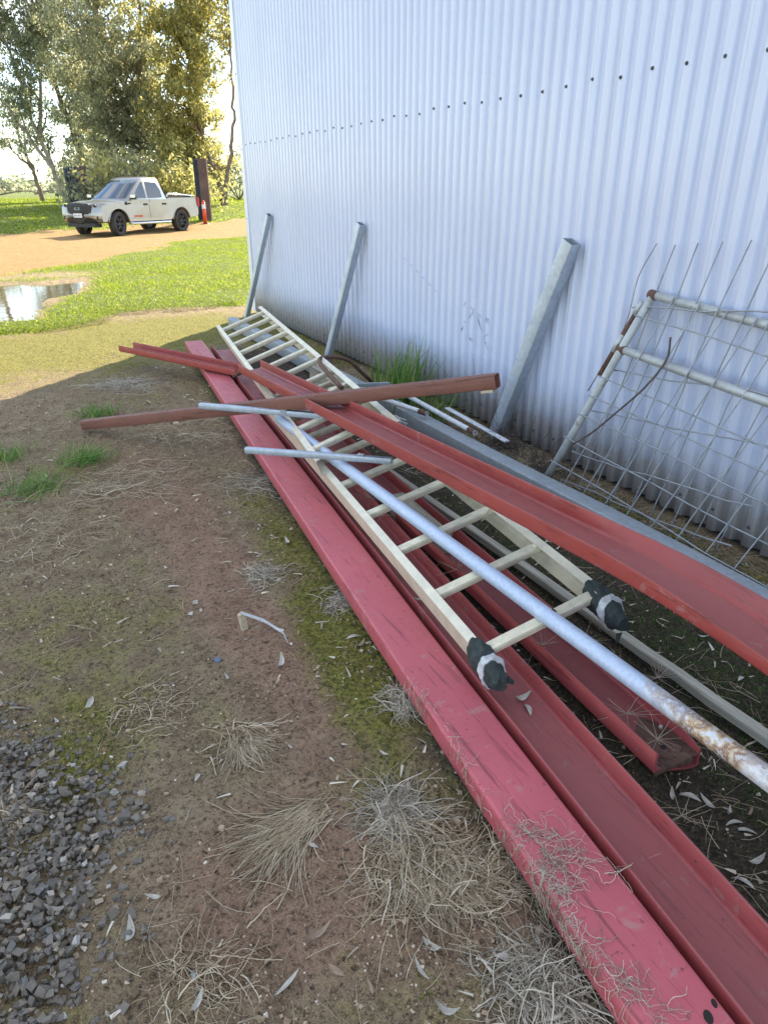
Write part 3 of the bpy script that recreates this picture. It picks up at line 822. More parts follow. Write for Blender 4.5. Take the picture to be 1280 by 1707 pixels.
fl = gp(142, 708, .033); fx = gp(545, 665, .43); fe = fl + (fx - fl) * 1.0
dF = fx - fl
t_end = 1.0
while True:
    q = fl + dF * t_end; rel = q - EYE
    if 640 + FPX * (rel @ _rt) / (rel @ _fw) > 826: break
    t_end += .005
fr_ = fl + dF * t_end
barF = hollow_bar('hollow_steel_bar', fl, fr_, .060, .060, .004, M['brown_steel'], rc=.007)
tag(barF, 'brown square hollow steel bar laid crosswise over the pile, end raised by the wall', 'steel bar')
mb = MB(); L_ = np.linalg.norm(fr_ - fl); mb.box((0, L_ - .045, -.037), (.05, .055, .012)); o = ob('welded_cleat', mb.mesh('welded_cleat'), M['stake'], barF)
mb = MB(); mb.box((0, .33 * L_ * .9, -.037), (.05, .04, .012)); o = ob('welded_cleat', mb.mesh('welded_cleat'), M['stake'], barF)

# long round pipe resting on the rungs: origin at its near end
b_ = gp(560, 768, .262); a_ = gp(940, 1048, .250); dH = unit(a_ - b_)
near = b_ + dH * 2.42; far = b_ - dH * .68
pipe = hollow_bar('steel_pipe', near, far, .049, .049, .003, M['pipe'], round_=True, segs=8)
tag(pipe, 'long bluish galvanised pipe with rusty white-painted end resting on the ladder rungs', 'pipe', 'galvanised tubes in the pile')
mb = MB(); mb.box((0.012, 1.02, .021), (.008, .014, .004)); ob('paint_chip', mb.mesh('paint_chip'), M['hole'], pipe)
g2a = gp(410, 750, .30); g2b = gp(653, 768, .318)
g2 = hollow_bar('square_tube', g2a, g2b, .026, .026, .002, M['galv'], rc=.003)
tag(g2, 'nearer short galvanised square tube with a weld blob, lying across the pipe', 'steel tube', 'galvanised tubes in the pile')
mb = MB(); p = np.linalg.norm(g2b - g2a) * .8
rr = np.random.default_rng(3)
V = []; 
for i in range(5): mb.cyl((rr.uniform(-.008, .008), p + rr.uniform(-.015, .015), .012), (rr.uniform(-.008, .008), p + rr.uniform(-.015, .015), .021), .010, .004, 8)
ob('weld_blob', mb.mesh('weld_blob'), M['galv_dull'], g2)
g1a = gp(334, 676, .325); g1b = gp(545, 694, .335)
g1 = hollow_bar('square_tube', g1a, g1b, .028, .028, .002, M['galv'], rc=.003)
tag(g1, 'farther short galvanised square tube lying just in front of the brown bar', 'steel tube', 'galvanised tubes in the pile')
mb = MB(); p = np.linalg.norm(g1b - g1a) * .68; mb.box((0, p, .004), (.034, .03, .030)); ob('weld_blob', mb.mesh('weld_blob'), M['galv_dull'], g1)

# ------------------------------------------------------------------ ladders
def ladder(o, az, el, roll, spacing, width, n, ext_near, ext_far, label):
    """o = left end of rung 0, direction away from the camera"""
    d, r, nn = frame(az, el, roll)
    root = root_at('ladder', (o[0], o[1], 0)); tag(root, label, 'ladder', 'aluminium ladders in the pile')
    o = np.array(o, float)
    hr, wr, t = .078, .030, .0028
    def rail(side):
        # C section, open towards the rungs
        prof = [(0, -.056), (wr, -.056), (wr, -.056 + t), (t, -.056 + t), (t, .022 - t), (wr, .022 - t), (wr, .022), (0, .022)]
        # side -1: left rail, its back at a = -wr .. 0
        if side < 0: base = -wr; pr_ = [(base + a, b) for a, b in prof]
        else: pr_ = [(width + wr - a, b) for a, b in prof]
        mb = MB()
        fr = []
        segs = 10; S = np.linspace(-ext_near, spacing * (n - 1) + ext_far, segs + 1)
        for s in S: fr.append((o + d * s + nn * .0015 * math.sin(s * 2 + side), r, nn))
        mb.extrude(pr_, fr)
        part('rail', mb.mesh('rail'), M['alu'], root)
    rail(-1); rail(1)
    # ribbed rung profile in (d, n)
    top = []
    k = 6
    for i in range(k):
        x0 = -.0165 + .033 * i / k; x1 = x0 + .033 / k
        top += [(x0 + .0003, .0125), (x0 + .0020, .0150), (x1 - .0020, .0150), (x1 - .0003, .0125)]
    prof = top + [(.0165, .004), (.012, -.012), (.004, -.0165), (-.004, -.0165), (-.012, -.012), (-.0165, .004)]
    for i in range(n):
        c = o + d * spacing * i
        mb = MB(); mb.extrude(prof, [(c - r * .026, d, nn), (c + r * (width + .026), d, nn)])
        rg = part('rung', mb.mesh('rung'), M['alu_rung'], root)
        for e in (0.0, width):      # swaged collar
            mb = MB(); cc = c + r * e; sgn = 1 if e == 0 else -1
            mb.cyl(cc - r * .024 * sgn, cc + r * .006 * sgn, .0195, .0175, 12)
            sub('collar', mb.mesh('collar'), M['alu'], rg, root)
    return root, (o, d, r, nn)
lad1, f1 = ladder((0.9703, 1.3038, 0.17), 0.0748, 0.0178, 0.2715, 0.3078, 0.3675, 9, 0.055, 0.10,
                  'lower aluminium ladder with cloth-wrapped feet lying under the long pipe')
lad2, f2 = ladder((1.401 - 0.2973 * 10 * math.sin(.1196), 5.7636 - 0.2973 * 10 * math.cos(.1196), 0.30 - .0103 * .2973 * 10), 0.1196, 0.0103, 0.3492, 0.2973, 0.3574, 11, 0.16, 0.16,
                  'upper aluminium ladder at the far end of the pile with close bare rungs')
# hidden packing timber carrying the high side of the ladders
# wrapped feet
def wrap(root, fr, side, seed, L=.17):
    o, d, r, nn = fr; rg = np.random.default_rng(seed)
    c0 = o + r * (-.014 if side < 0 else .3675 + .014) - nn * .017
    def lump(s0, s1, prof, name, mat, seed2, par=None):
        rg = np.random.default_rng(seed2); nr, na = 30, 40; V = []
        for i in range(nr):
            t = i / (nr - 1); s = s0 + (s1 - s0) * t
            ra, rb = prof(t)
            for j in range(na):
                a = 2 * PI * j / na
                wv = 1 + .06 * math.sin(3 * a + 60 * s + seed) + .05 * math.sin(7 * a - 95 * s + seed) + .03 * math.sin(13 * a + 190 * s) + .03 * math.sin(150 * s + 2 * a) + rg.uniform(-.008, .008)
                V.append(c0 - d * s - np.array([0, 0, .07 * max(0, s) * 2]) + r * ra * math.cos(a) * wv + nn * rb * math.sin(a) * wv)
        F = [(i * na + j, i * na + (j + 1) % na, (i + 1) * na + (j + 1) % na, (i + 1) * na + j) for i in range(nr - 1) for j in range(na)]
        mb = MB(); mb.add(V, F, True); mb.add(V, [tuple(range(na))[::-1], tuple(range((nr - 1) * na, nr * na))])
        me = mb.mesh(name)
        return part(name, me, mat, root) if par is None else sub(name, me, mat, par, root)
    w = lump(-.035, L, lambda t: (.030 + .006 * math.sin(PI * min(1, t * 1.2)) - .014 * max(0, t - .72) * 3, .051 - .001 * t - .030 * max(0, t - .68) * 3), 'foot_wrap', M['rubber'], seed)
    lump(L * .38, L * .60, lambda t: (.0372 + .0015 * math.sin(PI * t), .0520 + .0015 * math.sin(PI * t)), 'tape', M['tape'], seed + 5, w)
    # loose frayed flaps of cloth
    for k in range(2):
        mb = MB(); a = rg.random() * 2 * PI; s = L * rg.uniform(.75, 1.0)
        p = c0 - d * s + r * .03 * math.cos(a) + nn * .035 * math.sin(a) - np.array([0, 0, .14 * s])
        q = p - d * rg.uniform(.01, .035) + r * rg.uniform(-.02, .02) - np.array([0, 0, rg.uniform(.004, .02)])
        sd_ = r * .012 * math.sin(a) - nn * .012 * math.cos(a); th = np.array([0, 0, .002])
        mb.add([p - sd_, p + sd_, q + sd_ * .5, q - sd_ * .5, p - sd_ - th, p + sd_ - th, q + sd_ * .5 - th, q - sd_ * .5 - th],
               [(0, 1, 2, 3), (7, 6, 5, 4), (0, 4, 5, 1), (1, 5, 6, 2), (2, 6, 7, 3), (3, 7, 4, 0)])
        sub('frayed_flap', mb.mesh('frayed_flap'), M['rubber'], w, root)
wrap(lad1, f1, -1, 11, .108); wrap(lad1, f1, 1, 23, .118)

# timber batten and blocks
def bar_box(name, p0, p1, w, h, mat, label=None, cat=None, group=None, bev=.004, wob=.004):
    p0 = np.array(p0, float); p1 = np.array(p1, float); d = unit(p1 - p0); r = unit(np.cross(d, (0, 0, 1))); u = np.cross(r, d)
    L = np.linalg.norm(p1 - p0); segs = max(3, int(L / .12)); rg = np.random.default_rng(int(abs(p0[0]) * 1000) + 5)
    prof = [(w / 2, -h / 2 + bev), (w / 2, h / 2 - bev), (w / 2 - bev, h / 2), (-w / 2 + bev, h / 2), (-w / 2, h / 2 - bev), (-w / 2, -h / 2 + bev), (-w / 2 + bev, -h / 2), (w / 2 - bev, -h / 2)]
    mb = MB(); fr = []
    for i in range(segs + 1): fr.append((np.array([rg.uniform(-wob, wob) * .4, L * i / segs, rg.uniform(-wob, wob) * .4]), (1, 0, 0), (0, 0, 1)))
    mb.extrude(prof, fr)
    me = mb.mesh(name)
    o = ob(name, me, mat); o.matrix_world = Matrix.Translation(Vector(p0)) @ Matrix((r, d, u)).transposed().to_4x4()
    if label: tag(o, label, cat, group)
    return o
bar_box('timber_batten', (1.545, .35, .030), (1.50, 3.1, .030), .036, .032, M['timber'], 'grey weathered timber batten on the mossy soil beneath the right ladder rail', 'timber')
bar_box('timber_block', (1.285, 2.05, .075), (1.285, 2.45, .09), .07, .12, M['timber'], 'short timber packing block under the high rail of the ladder', 'timber', bev=.006)
bar_box('timber_block', (1.72, 4.05, .13), (1.72, 4.5, .13), .10, .24, M['timber'], 'squat timber packing block under the upper ladder by the wall', 'timber', bev=.006)
bar_box('timber_block', (1.17, .20, .17), (1.47, .20, .17), .14, .335, M['timber'], 'thick timber block propping the near end of the long red channel', 'timber', bev=.008)

# galvanised purlins on the ground along the shed
def purlin(p0, p1, w, h, mat, label, seed=1, bent=0.0, rollx=0.0):
    o, f = None, None
    p0 = np.array(p0, float); p1 = np.array(p1, float); dv = p1 - p0; L = np.linalg.norm(dv)
    o, f = channel('steel_purlin', p0, math.atan2(dv[0], dv[1]), math.asin(dv[2] / L), rollx, w, h, 0, L, True, mat, 24,
                   (lambda s, a, b: (a + .006 * math.sin(s * 3 + seed), b, bent * math.sin(s * 4 + seed))), wob=.002)
    tag(o, label, 'steel beam', 'galvanised purlins beside the shed'); return o
purlin((2.046, .40, .092), (1.90, 7.55, .105), .092, .095, M['galv_dull'], 'long dull galvanised purlin lying along the foot of the shed wall', 3, .002)

# leaning posts
def post(base, top, w, label):
    p0 = np.array(base, float); p1 = np.array(top, float)
    o = hollow_bar('leaning_post', p0, p1, w, w * .8, .003, M['galv'], up=(1, 0, 0), rc=.006)
    tag(o, label, 'steel post', 'galvanised posts leaning on the shed')
    # inward lips of the section along one face, and a bolt hole
    L = np.linalg.norm(p1 - p0)
    mb = MB(); mb.box((0, L * .5, w * .4 + .0012), (w * .22, L * .985, .0028)); ob('open_lip', mb.mesh('open_lip'), M['galv_dull'], o)
    mb = MB(); mb.cyl((w * .2, L - .05, w * .4 + .001), (w * .2, L - .05, w * .4 + .003), .006, .006, 12); ob('bolt_hole', mb.mesh('bolt_hole'), M['hole'], o)
    return o
def post_px(bu, bv, tu, tv, xt, w, label, zb=.02, off=0.0):
    b = gp(bu, bv, zb); t = wp(tu, tv, xt); post(b, t, w, label)
post_px(411, 530, 449, 358, 2.385, .062, 'galvanised post leaning on the shed nearest its far corner')
post_px(546, 600, 602, 373, 2.38, .068, 'galvanised post leaning on the shed behind the far ladder, middle of the three')
b3 = gp(838, 735, .03); b3[0] = min(b3[0], 2.37)
post((2.33, 3.20, .02), wp(953, 403, 2.38), .078, 'thick galvanised post leaning on the shed beside the mesh gate')

# conduits, bent strap, loose strip
c1 = hollow_bar('conduit', gp(712, 690, .135), gp(600, 652, .145), .030, .030, .003, M['conduit'], round_=True)
tag(c1, 'shorter white conduit with a rusty open end beside the grass clump', 'pipe', 'white conduits by the shed')
c2 = hollow_bar('conduit', gp(792, 722, .125), gp(640, 638, .135), .030, .030, .003, M['conduit'], round_=True)
tag(c2, 'longer white conduit lying on the purlin closest to the shed wall', 'pipe', 'white conduits by the shed')
for cc in (c1, c2):
    mb = MB(); mb.cyl((0, .002, 0), (0, .07, 0), .0158, .0156, 20, cap=False); ob('rusty_end', mb.mesh('rusty_end'), M['rust'], cc)
st = hollow_bar('white_strip', gp(845, 736, .11), gp(745, 680, .115), .035, .008, .002, M['conduit'], rc=.002)
tag(st, 'flat white metal strip between the conduit and the dead twigs', 'strip')
pts = [gp(u, v, z) for u, v, z in [(570, 647, .40), (552, 628, .42), (540, 614, .43), (533, 606, .435), (533, 599, .43), (541, 596, .42), (562, 596, .40), (583, 602, .36), (600, 618, .28), (617, 634, .18), (625, 642, .10)]]
def resample(pts, n):
    pts = np.array(pts, float); out = []
    P = np.vstack([2 * pts[0] - pts[1], pts, 2 * pts[-1] - pts[-2]])
    for i in range(1, len(P) - 2):
        for k in range(n):
            t = k / n; a, b, c, d = P[i - 1], P[i], P[i + 1], P[i + 2]
            out.append(.5 * ((2 * b) + (c - a) * t + (2 * a - 5 * b + 4 * c - d) * t * t + (3 * b - a - 3 * c + d) * t ** 3))
    out.append(pts[-1]); return np.array(out)
mb = MB(); mb.path(resample(pts, 4), .0125, 10)
hoop = ob('bent_rod', mb.mesh('bent_rod'), M['rust']); tag(hoop, 'bent rusty brown rod hooped over the far ladder rail', 'rod')
g3b = hollow_bar('square_tube', gp(588, 642, .30), gp(648, 640, .26), .022, .022, .002, M['galv_dull'], rc=.003)
tag(g3b, 'stub of dull galvanised tube beside the bent rusty rod', 'steel tube', 'galvanised tubes in the pile')
# ragged pale end of ladder rail lining
mb = MB()
rg = np.random.default_rng(5); p = gp(648, 690, .30)
for k in range(6):
    mb.path(resample([p + rg.normal(0, .008, 3), p + np.array([.02, -.05, -.01]) + rg.normal(0, .012, 3), p + np.array([.05, -.10, -.02]) + rg.normal(0, .015, 3)], 3), .0035, 5)
part('frayed_end', mb.mesh('frayed_end'), M['tape'], lad2)

# ------------------------------------------------------------------ mesh gate and reinforcing mesh
gf_ = gp(905, 806, .03); gtp = wp(1088, 492, 2.375)
gate = root_at('mesh_gate', (gf_[0], gf_[1], 0)); tag(gate, 'old galvanised pipe gate with wire mesh leaning against the shed', 'gate')
sv = gtp - gf_; rv = wp(1280, 541, 2.375) - gtp; rv = unit(rv)
mb = MB(); mb.path([gf_, gf_ + sv * .35 + np.array([.004, 0, 0]), gf_ + sv * .7, gtp], .0185, 14); part('stile', mb.mesh('stile'), M['galv_rust'], gate)
mb = MB(); mb.path([gtp, gtp + rv * .7 + np.array([.004, 0, -.004]), gtp + rv * 1.45], .0185, 14); part('rail', mb.mesh('rail'), M['galv_rust'], gate)
k2 = 0.0
best = None
for t in np.linspace(.5, .95, 200):
    q = gf_ + sv * t; rel = q - EYE; v = 853.5 - FPX * (rel @ _up) / (rel @ _fw)
    if best is None or abs(v - 582) < best[0]: best = (abs(v - 582), t)
q2 = gf_ + sv * best[1]
mb = MB(); mb.path([q2, q2 + rv * .7 + np.array([0, 0, -.004]), q2 + rv * 1.48], .0185, 14); part('rail', mb.mesh('rail'), M['galv_rust'], gate)
mb = MB(); mb.path([gf_ + rv * 1.47, gf_ + sv + rv * 1.45], .0185, 14); part('stile', mb.mesh('stile'), M['galv_rust'], gate)
for p in (gtp, q2):
    mb = MB(); mb.cyl(p - rv * .016, p + rv * .022, .0215, .0200, 14); part('weld', mb.mesh('weld'), M['rust'], gate)
# hinge bar beside the stile
ha = gf_ + sv * .98 - rv * .035; hb = gf_ + sv * .60 - rv * .038
mb = MB(); mb.path([ha + (hb - ha) * .10, hb], .0105, 10); part('hinge_bar', mb.mesh('hinge_bar'), M['rust'], gate)
mb = MB(); mb.path([ha + (hb - ha) * .04, ha + (hb - ha) * .2], .0135, 10); part('hinge_sleeve', mb.mesh('hinge_sleeve'), M['galv_rust'], gate)
mb = MB(); mb.path([ha + (hb - ha) * .46, ha + (hb - ha) * .68], .0135, 10); part('hinge_sleeve', mb.mesh('hinge_sleeve'), M['galv_rust'], gate)
nf = unit(np.cross(rv, sv));  nf = nf if nf[0] < 0 else -nf
rg = np.random.default_rng(9)
def wavy(p0, p1, amp, n=9):
    t = np.linspace(0, 1, n)[:, None]; P = p0 + (p1 - p0) * t
    off = np.cumsum(rg.normal(0, 1, (n, 3)), 0); off -= off[0] + (off[-1] - off[0]) * t
    return P + off * amp
for k in range(11):
    a = .125 + k * .130
    top = gtp + rv * a + nf * .021; bot = gf_ + rv * (a + .01) + nf * .019 - sv * .02
    mb = MB(); mb.path(wavy(top + unit(sv) * .012, bot, .0016), .0032, 6); part('wire', mb.mesh('wire'), M['wire'], gate)
for t in (.90, .60, .50, .40, .27, .13, .03):
    l = gf_ + sv * t - rv * .02 + nf * .017; r2 = gf_ + sv * (t + rg.uniform(-.012, .012)) + rv * 1.47 + nf * .017
    mb = MB(); mb.path(wavy(l, r2, .003), .0032, 6); part('wire', mb.mesh('wire'), M['wire'], gate)
# reinforcing mesh sheet standing behind
reo = root_at('reinforcing_mesh', (2.30, 1.9, 0)); tag(reo, 'sheet of rusty reinforcing wire mesh standing between the pipe gate and the wall', 'wire mesh')
tops = [(1094, 406), (1125, 408), (1163, 405), (1204, 403), (1252, 400)]
T0 = [wp(u, v, 2.40) for u, v in tops]
step = (T0[4] - T0[1]) / 3
dn = np.array([-.19, .20, -1.19])
for k in range(9):
    tp = T0[k] if k < 5 else T0[4] + step * (k - 4) + np.array([0, 0, rg.uniform(-.02, .02)])
    if k == 0: pth = resample([tp, tp + dn * .12 + np.array([0, .03, 0]), tp + dn * .3 + np.array([0, .0, 0]), tp + dn * .55 + np.array([-.01, .06, 0])], 4)
    else: pth = wavy(tp, tp + dn * (1.0), .004)
    mb = MB(); mb.path(pth, .0034, 6); part('wire', mb.mesh('wire'), M['wire'], reo)
for t, kk in ((.22, 0), (.45, -1), (.62, 0), (.80, -1), (.93, 0)):
    l = T0[0] + dn * t - unit(step) * .02 + np.array([-.007, 0, 0]); r2 = T0[4] + step * 4.5 + dn * (t + rg.uniform(-.02, .02)) + np.array([-.007, 0, 0])
    if kk == 0 and t < .3: l = l + (r2 - l) * .03
    mb = MB(); mb.path(wavy(l, r2, .006), .0034, 6); part('wire', mb.mesh('wire'), M['wire'], reo)
mb = MB(); mb.path(resample([wp(1117, 562, 2.30), wp(1110, 600, 2.28), wp(1075, 645, 2.22), wp(1030, 685, 2.2), wp(985, 722, 2.15), wp(955, 740, 2.12)], 4), .0045, 6)
o = ob('bent_wire', mb.mesh('bent_wire'), M['twig']); tag(o, 'dark bent wire curling across the foot of the mesh gate', 'wire')

# ------------------------------------------------------------------ parked utility truck
def paint():
    m, nt, b = new_mat('silver_paint')
    n1 = noise(nt, 2.5, 3, 0.5)
    c = mixc(nt, ramp(nt, n1.outputs['Fac'], [(0.3, g3(0)), (0.7, g3(1))]).outputs['Color'], (0.27, 0.26, 0.24), (0.32, 0.305, 0.28))
    t = N(nt, 'TexCoord'); sp = N(nt, 'SeparateXYZ'); nt.links.new(t.outputs['Object'], sp.inputs[0])
    dz = ramp(nt, sp.outputs['Z'], [(0.35, g3(.5)), (0.6, g3(0))])
    c = mixc(nt, dz.outputs['Color'], c, (0.42, 0.33, 0.24))
    nt.links.new(c, b.inputs['Base Color']); b.inputs['Metallic'].default_value = 0.7; b.inputs['Roughness'].default_value = 0.3
    b.inputs['Coat Weight'].default_value = 0.6; b.inputs['Coat Roughness'].default_value = 0.06
    return m
M['paint'] = paint()
M['black_plastic'] = simple('black_plastic', (0.018, 0.018, 0.019), 0.5, 0, 0.3, 10, 0)
M['tyre'] = simple('dusty_tyre', (0.045, 0.040, 0.035), 0.85, 0, 0.3, 20, 0.2)
M['rim'] = simple('black_alloy', (0.06, 0.06, 0.065), 0.35, 0.6, 0.2, 10, 0)
M['chrome'] = simple('bright_trim', (0.62, 0.63, 0.65), 0.2, 0.8, 0.05, 5, 0)
M['red_lens'] = simple('red_lens', (0.45, 0.02, 0.02), 0.15, 0, 0.1, 5, 0)
M['decal'] = simple('red_decal', (0.55, 0.07, 0.03), 0.4, 0, 0.05, 5, 0)
M['plate'] = simple('white_plate', (0.75, 0.75, 0.72), 0.4, 0, 0.03, 5, 0)
M['plate_ink'] = simple('plate_ink', (0.25, 0.26, 0.30), 0.5, 0, 0.03, 5, 0)
M['blue_oval'] = simple('oval_badge', (0.03, 0.06, 0.16), 0.25, 0.2, 0.05, 5, 0)
def glass_mat():
    m, nt, b = new_mat('tinted_glass')
    b.inputs['Base Color'].default_value = (0.02, 0.03, 0.034, 1); b.inputs['Roughness'].default_value = 0.03
    b.inputs['Specular IOR Level'].default_value = 0.9; b.inputs['Coat Weight'].default_value = 0.5
    n1 = noise(nt, 1.5, 2, 0.5); bump(nt, b, n1.outputs['Fac'], 0.02, 0.02)
    return m
M['glass'] = glass_mat()
def lens_mat():
    m, nt, b = new_mat('headlamp_lens'); b.inputs['Base Color'].default_value = (0.55, 0.58, 0.60, 1); b.inputs['Roughness'].default_value = 0.08
    b.inputs['Metallic'].default_value = 0.4
    v = N(nt, 'TexVoronoi'); v.inputs['Scale'].default_value = 18; t = N(nt, 'TexCoord'); nt.links.new(t.outputs['Object'], v.inputs['Vector'])
    c = ramp(nt, v.outputs['Distance'], [(0.1, (0.75, 0.76, 0.78)), (0.5, (0.18, 0.19, 0.2))]); nt.links.new(c.outputs['Color'], b.inputs['Base Color'])
    return m
M['lens'] = lens_mat()

truck = empty('utility_truck'); tag(truck, 'silver dual cab utility truck parked on the dirt track under the trees', 'truck')
# local axes: x forward (front axle 0), y left, z up
RW_, FRONT, REAR, WB_ = 0.375, 0.90, -4.30, -3.22
def wheel_arch(cx, r, a0, a1, n=10): return [(cx + r * math.cos(math.radians(a0 + (a1 - a0) * i / n)), 0.385 + r * math.sin(math.radians(a0 + (a1 - a0) * i / n))) for i in range(n + 1)]
AR = 0.47
lower = [(-4.28, 0.62), (-4.30, 0.95), (-4.27, 1.16), (-2.62, 1.16), (-2.60, 1.13), (-1.2, 1.105), (-.62, 1.12), (-.42, 1.125), (-.05, 1.115), (.35, 1.085), (.62, 1.04), (.76, .98),
         (.83, .90), (.86, .78), (.88, .66), (.87, .56), (.83, .47), (.60, .46)] + wheel_arch(0, AR, 14, 168) + [(-.56, .44), (-2.62, .44)] + wheel_arch(WB_, AR, 12, 170) + [(-3.78, .50), (-4.20, .52)]
YS = [-.93, -.915, -.86, -.70, -.45, 0, .45, .70, .86, .915, .93]
mb = MB(); V = []
for j, yv in enumerate(YS):
    e = abs(yv) / .93
    for (x, z) in lower:
        xx = x
        if x > .3: xx = x - .22 * max(0, e - .35) ** 1.6 * (x - .3) / .5
        if x < -3.9: xx = x + .06 * e ** 6
        zz = z
        if z > 1.0 and x > -.9: zz = z - .085 * e ** 3 * min(1, (x + .9) / .6)
        y2 = yv
        # bulge: narrower at sill and at belt, flared over the wheels
        fl = max(0, 1 - abs(x) / .62) + max(0, 1 - abs(x - WB_) / .62)
        y2 = math.copysign(abs(yv) * (1 - .035 * (1 - fl) * (1 if abs(yv) > .8 else 0)) - (.035 if z > 1.0 else 0) * e ** 4 - (.02 if z < .5 else 0) * e ** 4, yv)
        V.append((xx, y2, zz))
n = len(lower)
F = [(j * n + i, j * n + (i + 1) % n, (j + 1) * n + (i + 1) % n, (j + 1) * n + i) for j in range(len(YS) - 1) for i in range(n)]
mb.add(V, F, True); mb.add(V, [tuple(range(n)), tuple(range((len(YS) - 1) * n, len(YS) * n))[::-1]])
body = ob('body', smooth_angle(mb.mesh('body'), 14), M['paint'], truck)
# cab greenhouse
def loop_cab(z, xf, xr, hw, rf=.12):
    return [(xf - rf * 1.2, hw, z), (xf, hw * .82, z), (xf + .05, hw * .4, z), (xf + .06, 0, z), (xf + .05, -hw * .4, z), (xf, -hw * .82, z), (xf - rf * 1.2, -hw, z),
            (xr + .10, -hw, z), (xr, -hw * .9, z), (xr - .01, 0, z), (xr, hw * .9, z), (xr + .10, hw, z)]
LV = [loop_cab(1.06, -.36, -2.60, .875), loop_cab(1.14, -.50, -2.585, .865), loop_cab(1.74, -1.36, -2.40, .70), loop_cab(1.80, -1.52, -2.34, .64), loop_cab(1.835, -1.75, -2.24, .45)]
mb = MB(); V = [p for l in LV for p in l]; n = 12
F = [(j * n + i, j * n + (i + 1) % n, (j + 1) * n + (i + 1) % n, (j + 1) * n + i) for j in range(len(LV) - 1) for i in range(n)] + [tuple(range(4 * n, 5 * n))]
mb.add(V, F, True)
ob('cab', smooth_angle(mb.mesh('cab'), 38), M['paint'], truck)
def lerp(a, b, t): return tuple(np.array(a) + (np.array(b) - np.array(a)) * t)
def cab_pt(i, z):
    """point on cab surface: loop index i (float between corners), height z"""
    zs = [1.06, 1.14, 1.74, 1.80, 1.835]
    k = max(0, min(3, [j for j in range(4) if z >= zs[j]][-1])); t = (z - zs[k]) / (zs[k + 1] - zs[k])
    i0 = int(math.floor(i)) % 12; f = i - math.floor(i)
    a = lerp(LV[k][i0], LV[k][(i0 + 1) % 12], f); b = lerp(LV[k + 1][i0], LV[k + 1][(i0 + 1) % 12], f)
    return np.array(lerp(a, b, t))
def pane(name, grid, off, mat=M['glass']):
    """grid rows of points on the cab, lifted off by a few millimetres, with thickness"""
    R_ = len(grid); C_ = len(grid[0]); V = []
    c = np.array([-1.6, 0, 1.35])
    for lift in (off, -.004):
        for row in grid:
            for p in row:
                p = np.array(p, float); d = p - c; d[2] *= .3; d = d / np.linalg.norm(d); V.append(p + d * lift)
    F = []; B = R_ * C_
    for i in range(R_ - 1):
        for j in range(C_ - 1):
            a = i * C_ + j; F.append((a, a + 1, a + C_ + 1, a + C_)); 
    rim = [j for j in range(C_)] + [i * C_ + C_ - 1 for i in range(1, R_)] + [(R_ - 1) * C_ + j for j in range(C_ - 2, -1, -1)] + [i * C_ for i in range(R_ - 2, 0, -1)]
    for a, b in zip(rim, rim[1:] + rim[:1]): F.append((a, b, b + B, a + B))
    mb = MB(); mb.add(V, F, True)
    return ob(name, smooth_angle(mb.mesh(name), 70), mat, truck)
pane('windscreen', [[cab_pt(i, z) for i in (.6, 1.05, 2, 3, 4, 4.95, 5.4)] for z in (1.16, 1.3, 1.45, 1.6, 1.715)], .010)
pane('rear_window', [[cab_pt(i, z) for i in (8.1, 9, 9.9)] for z in (1.2, 1.45, 1.7)], .010)
def side_y(z): return .865 + (.70 - .865) * (z - 1.14) / .60
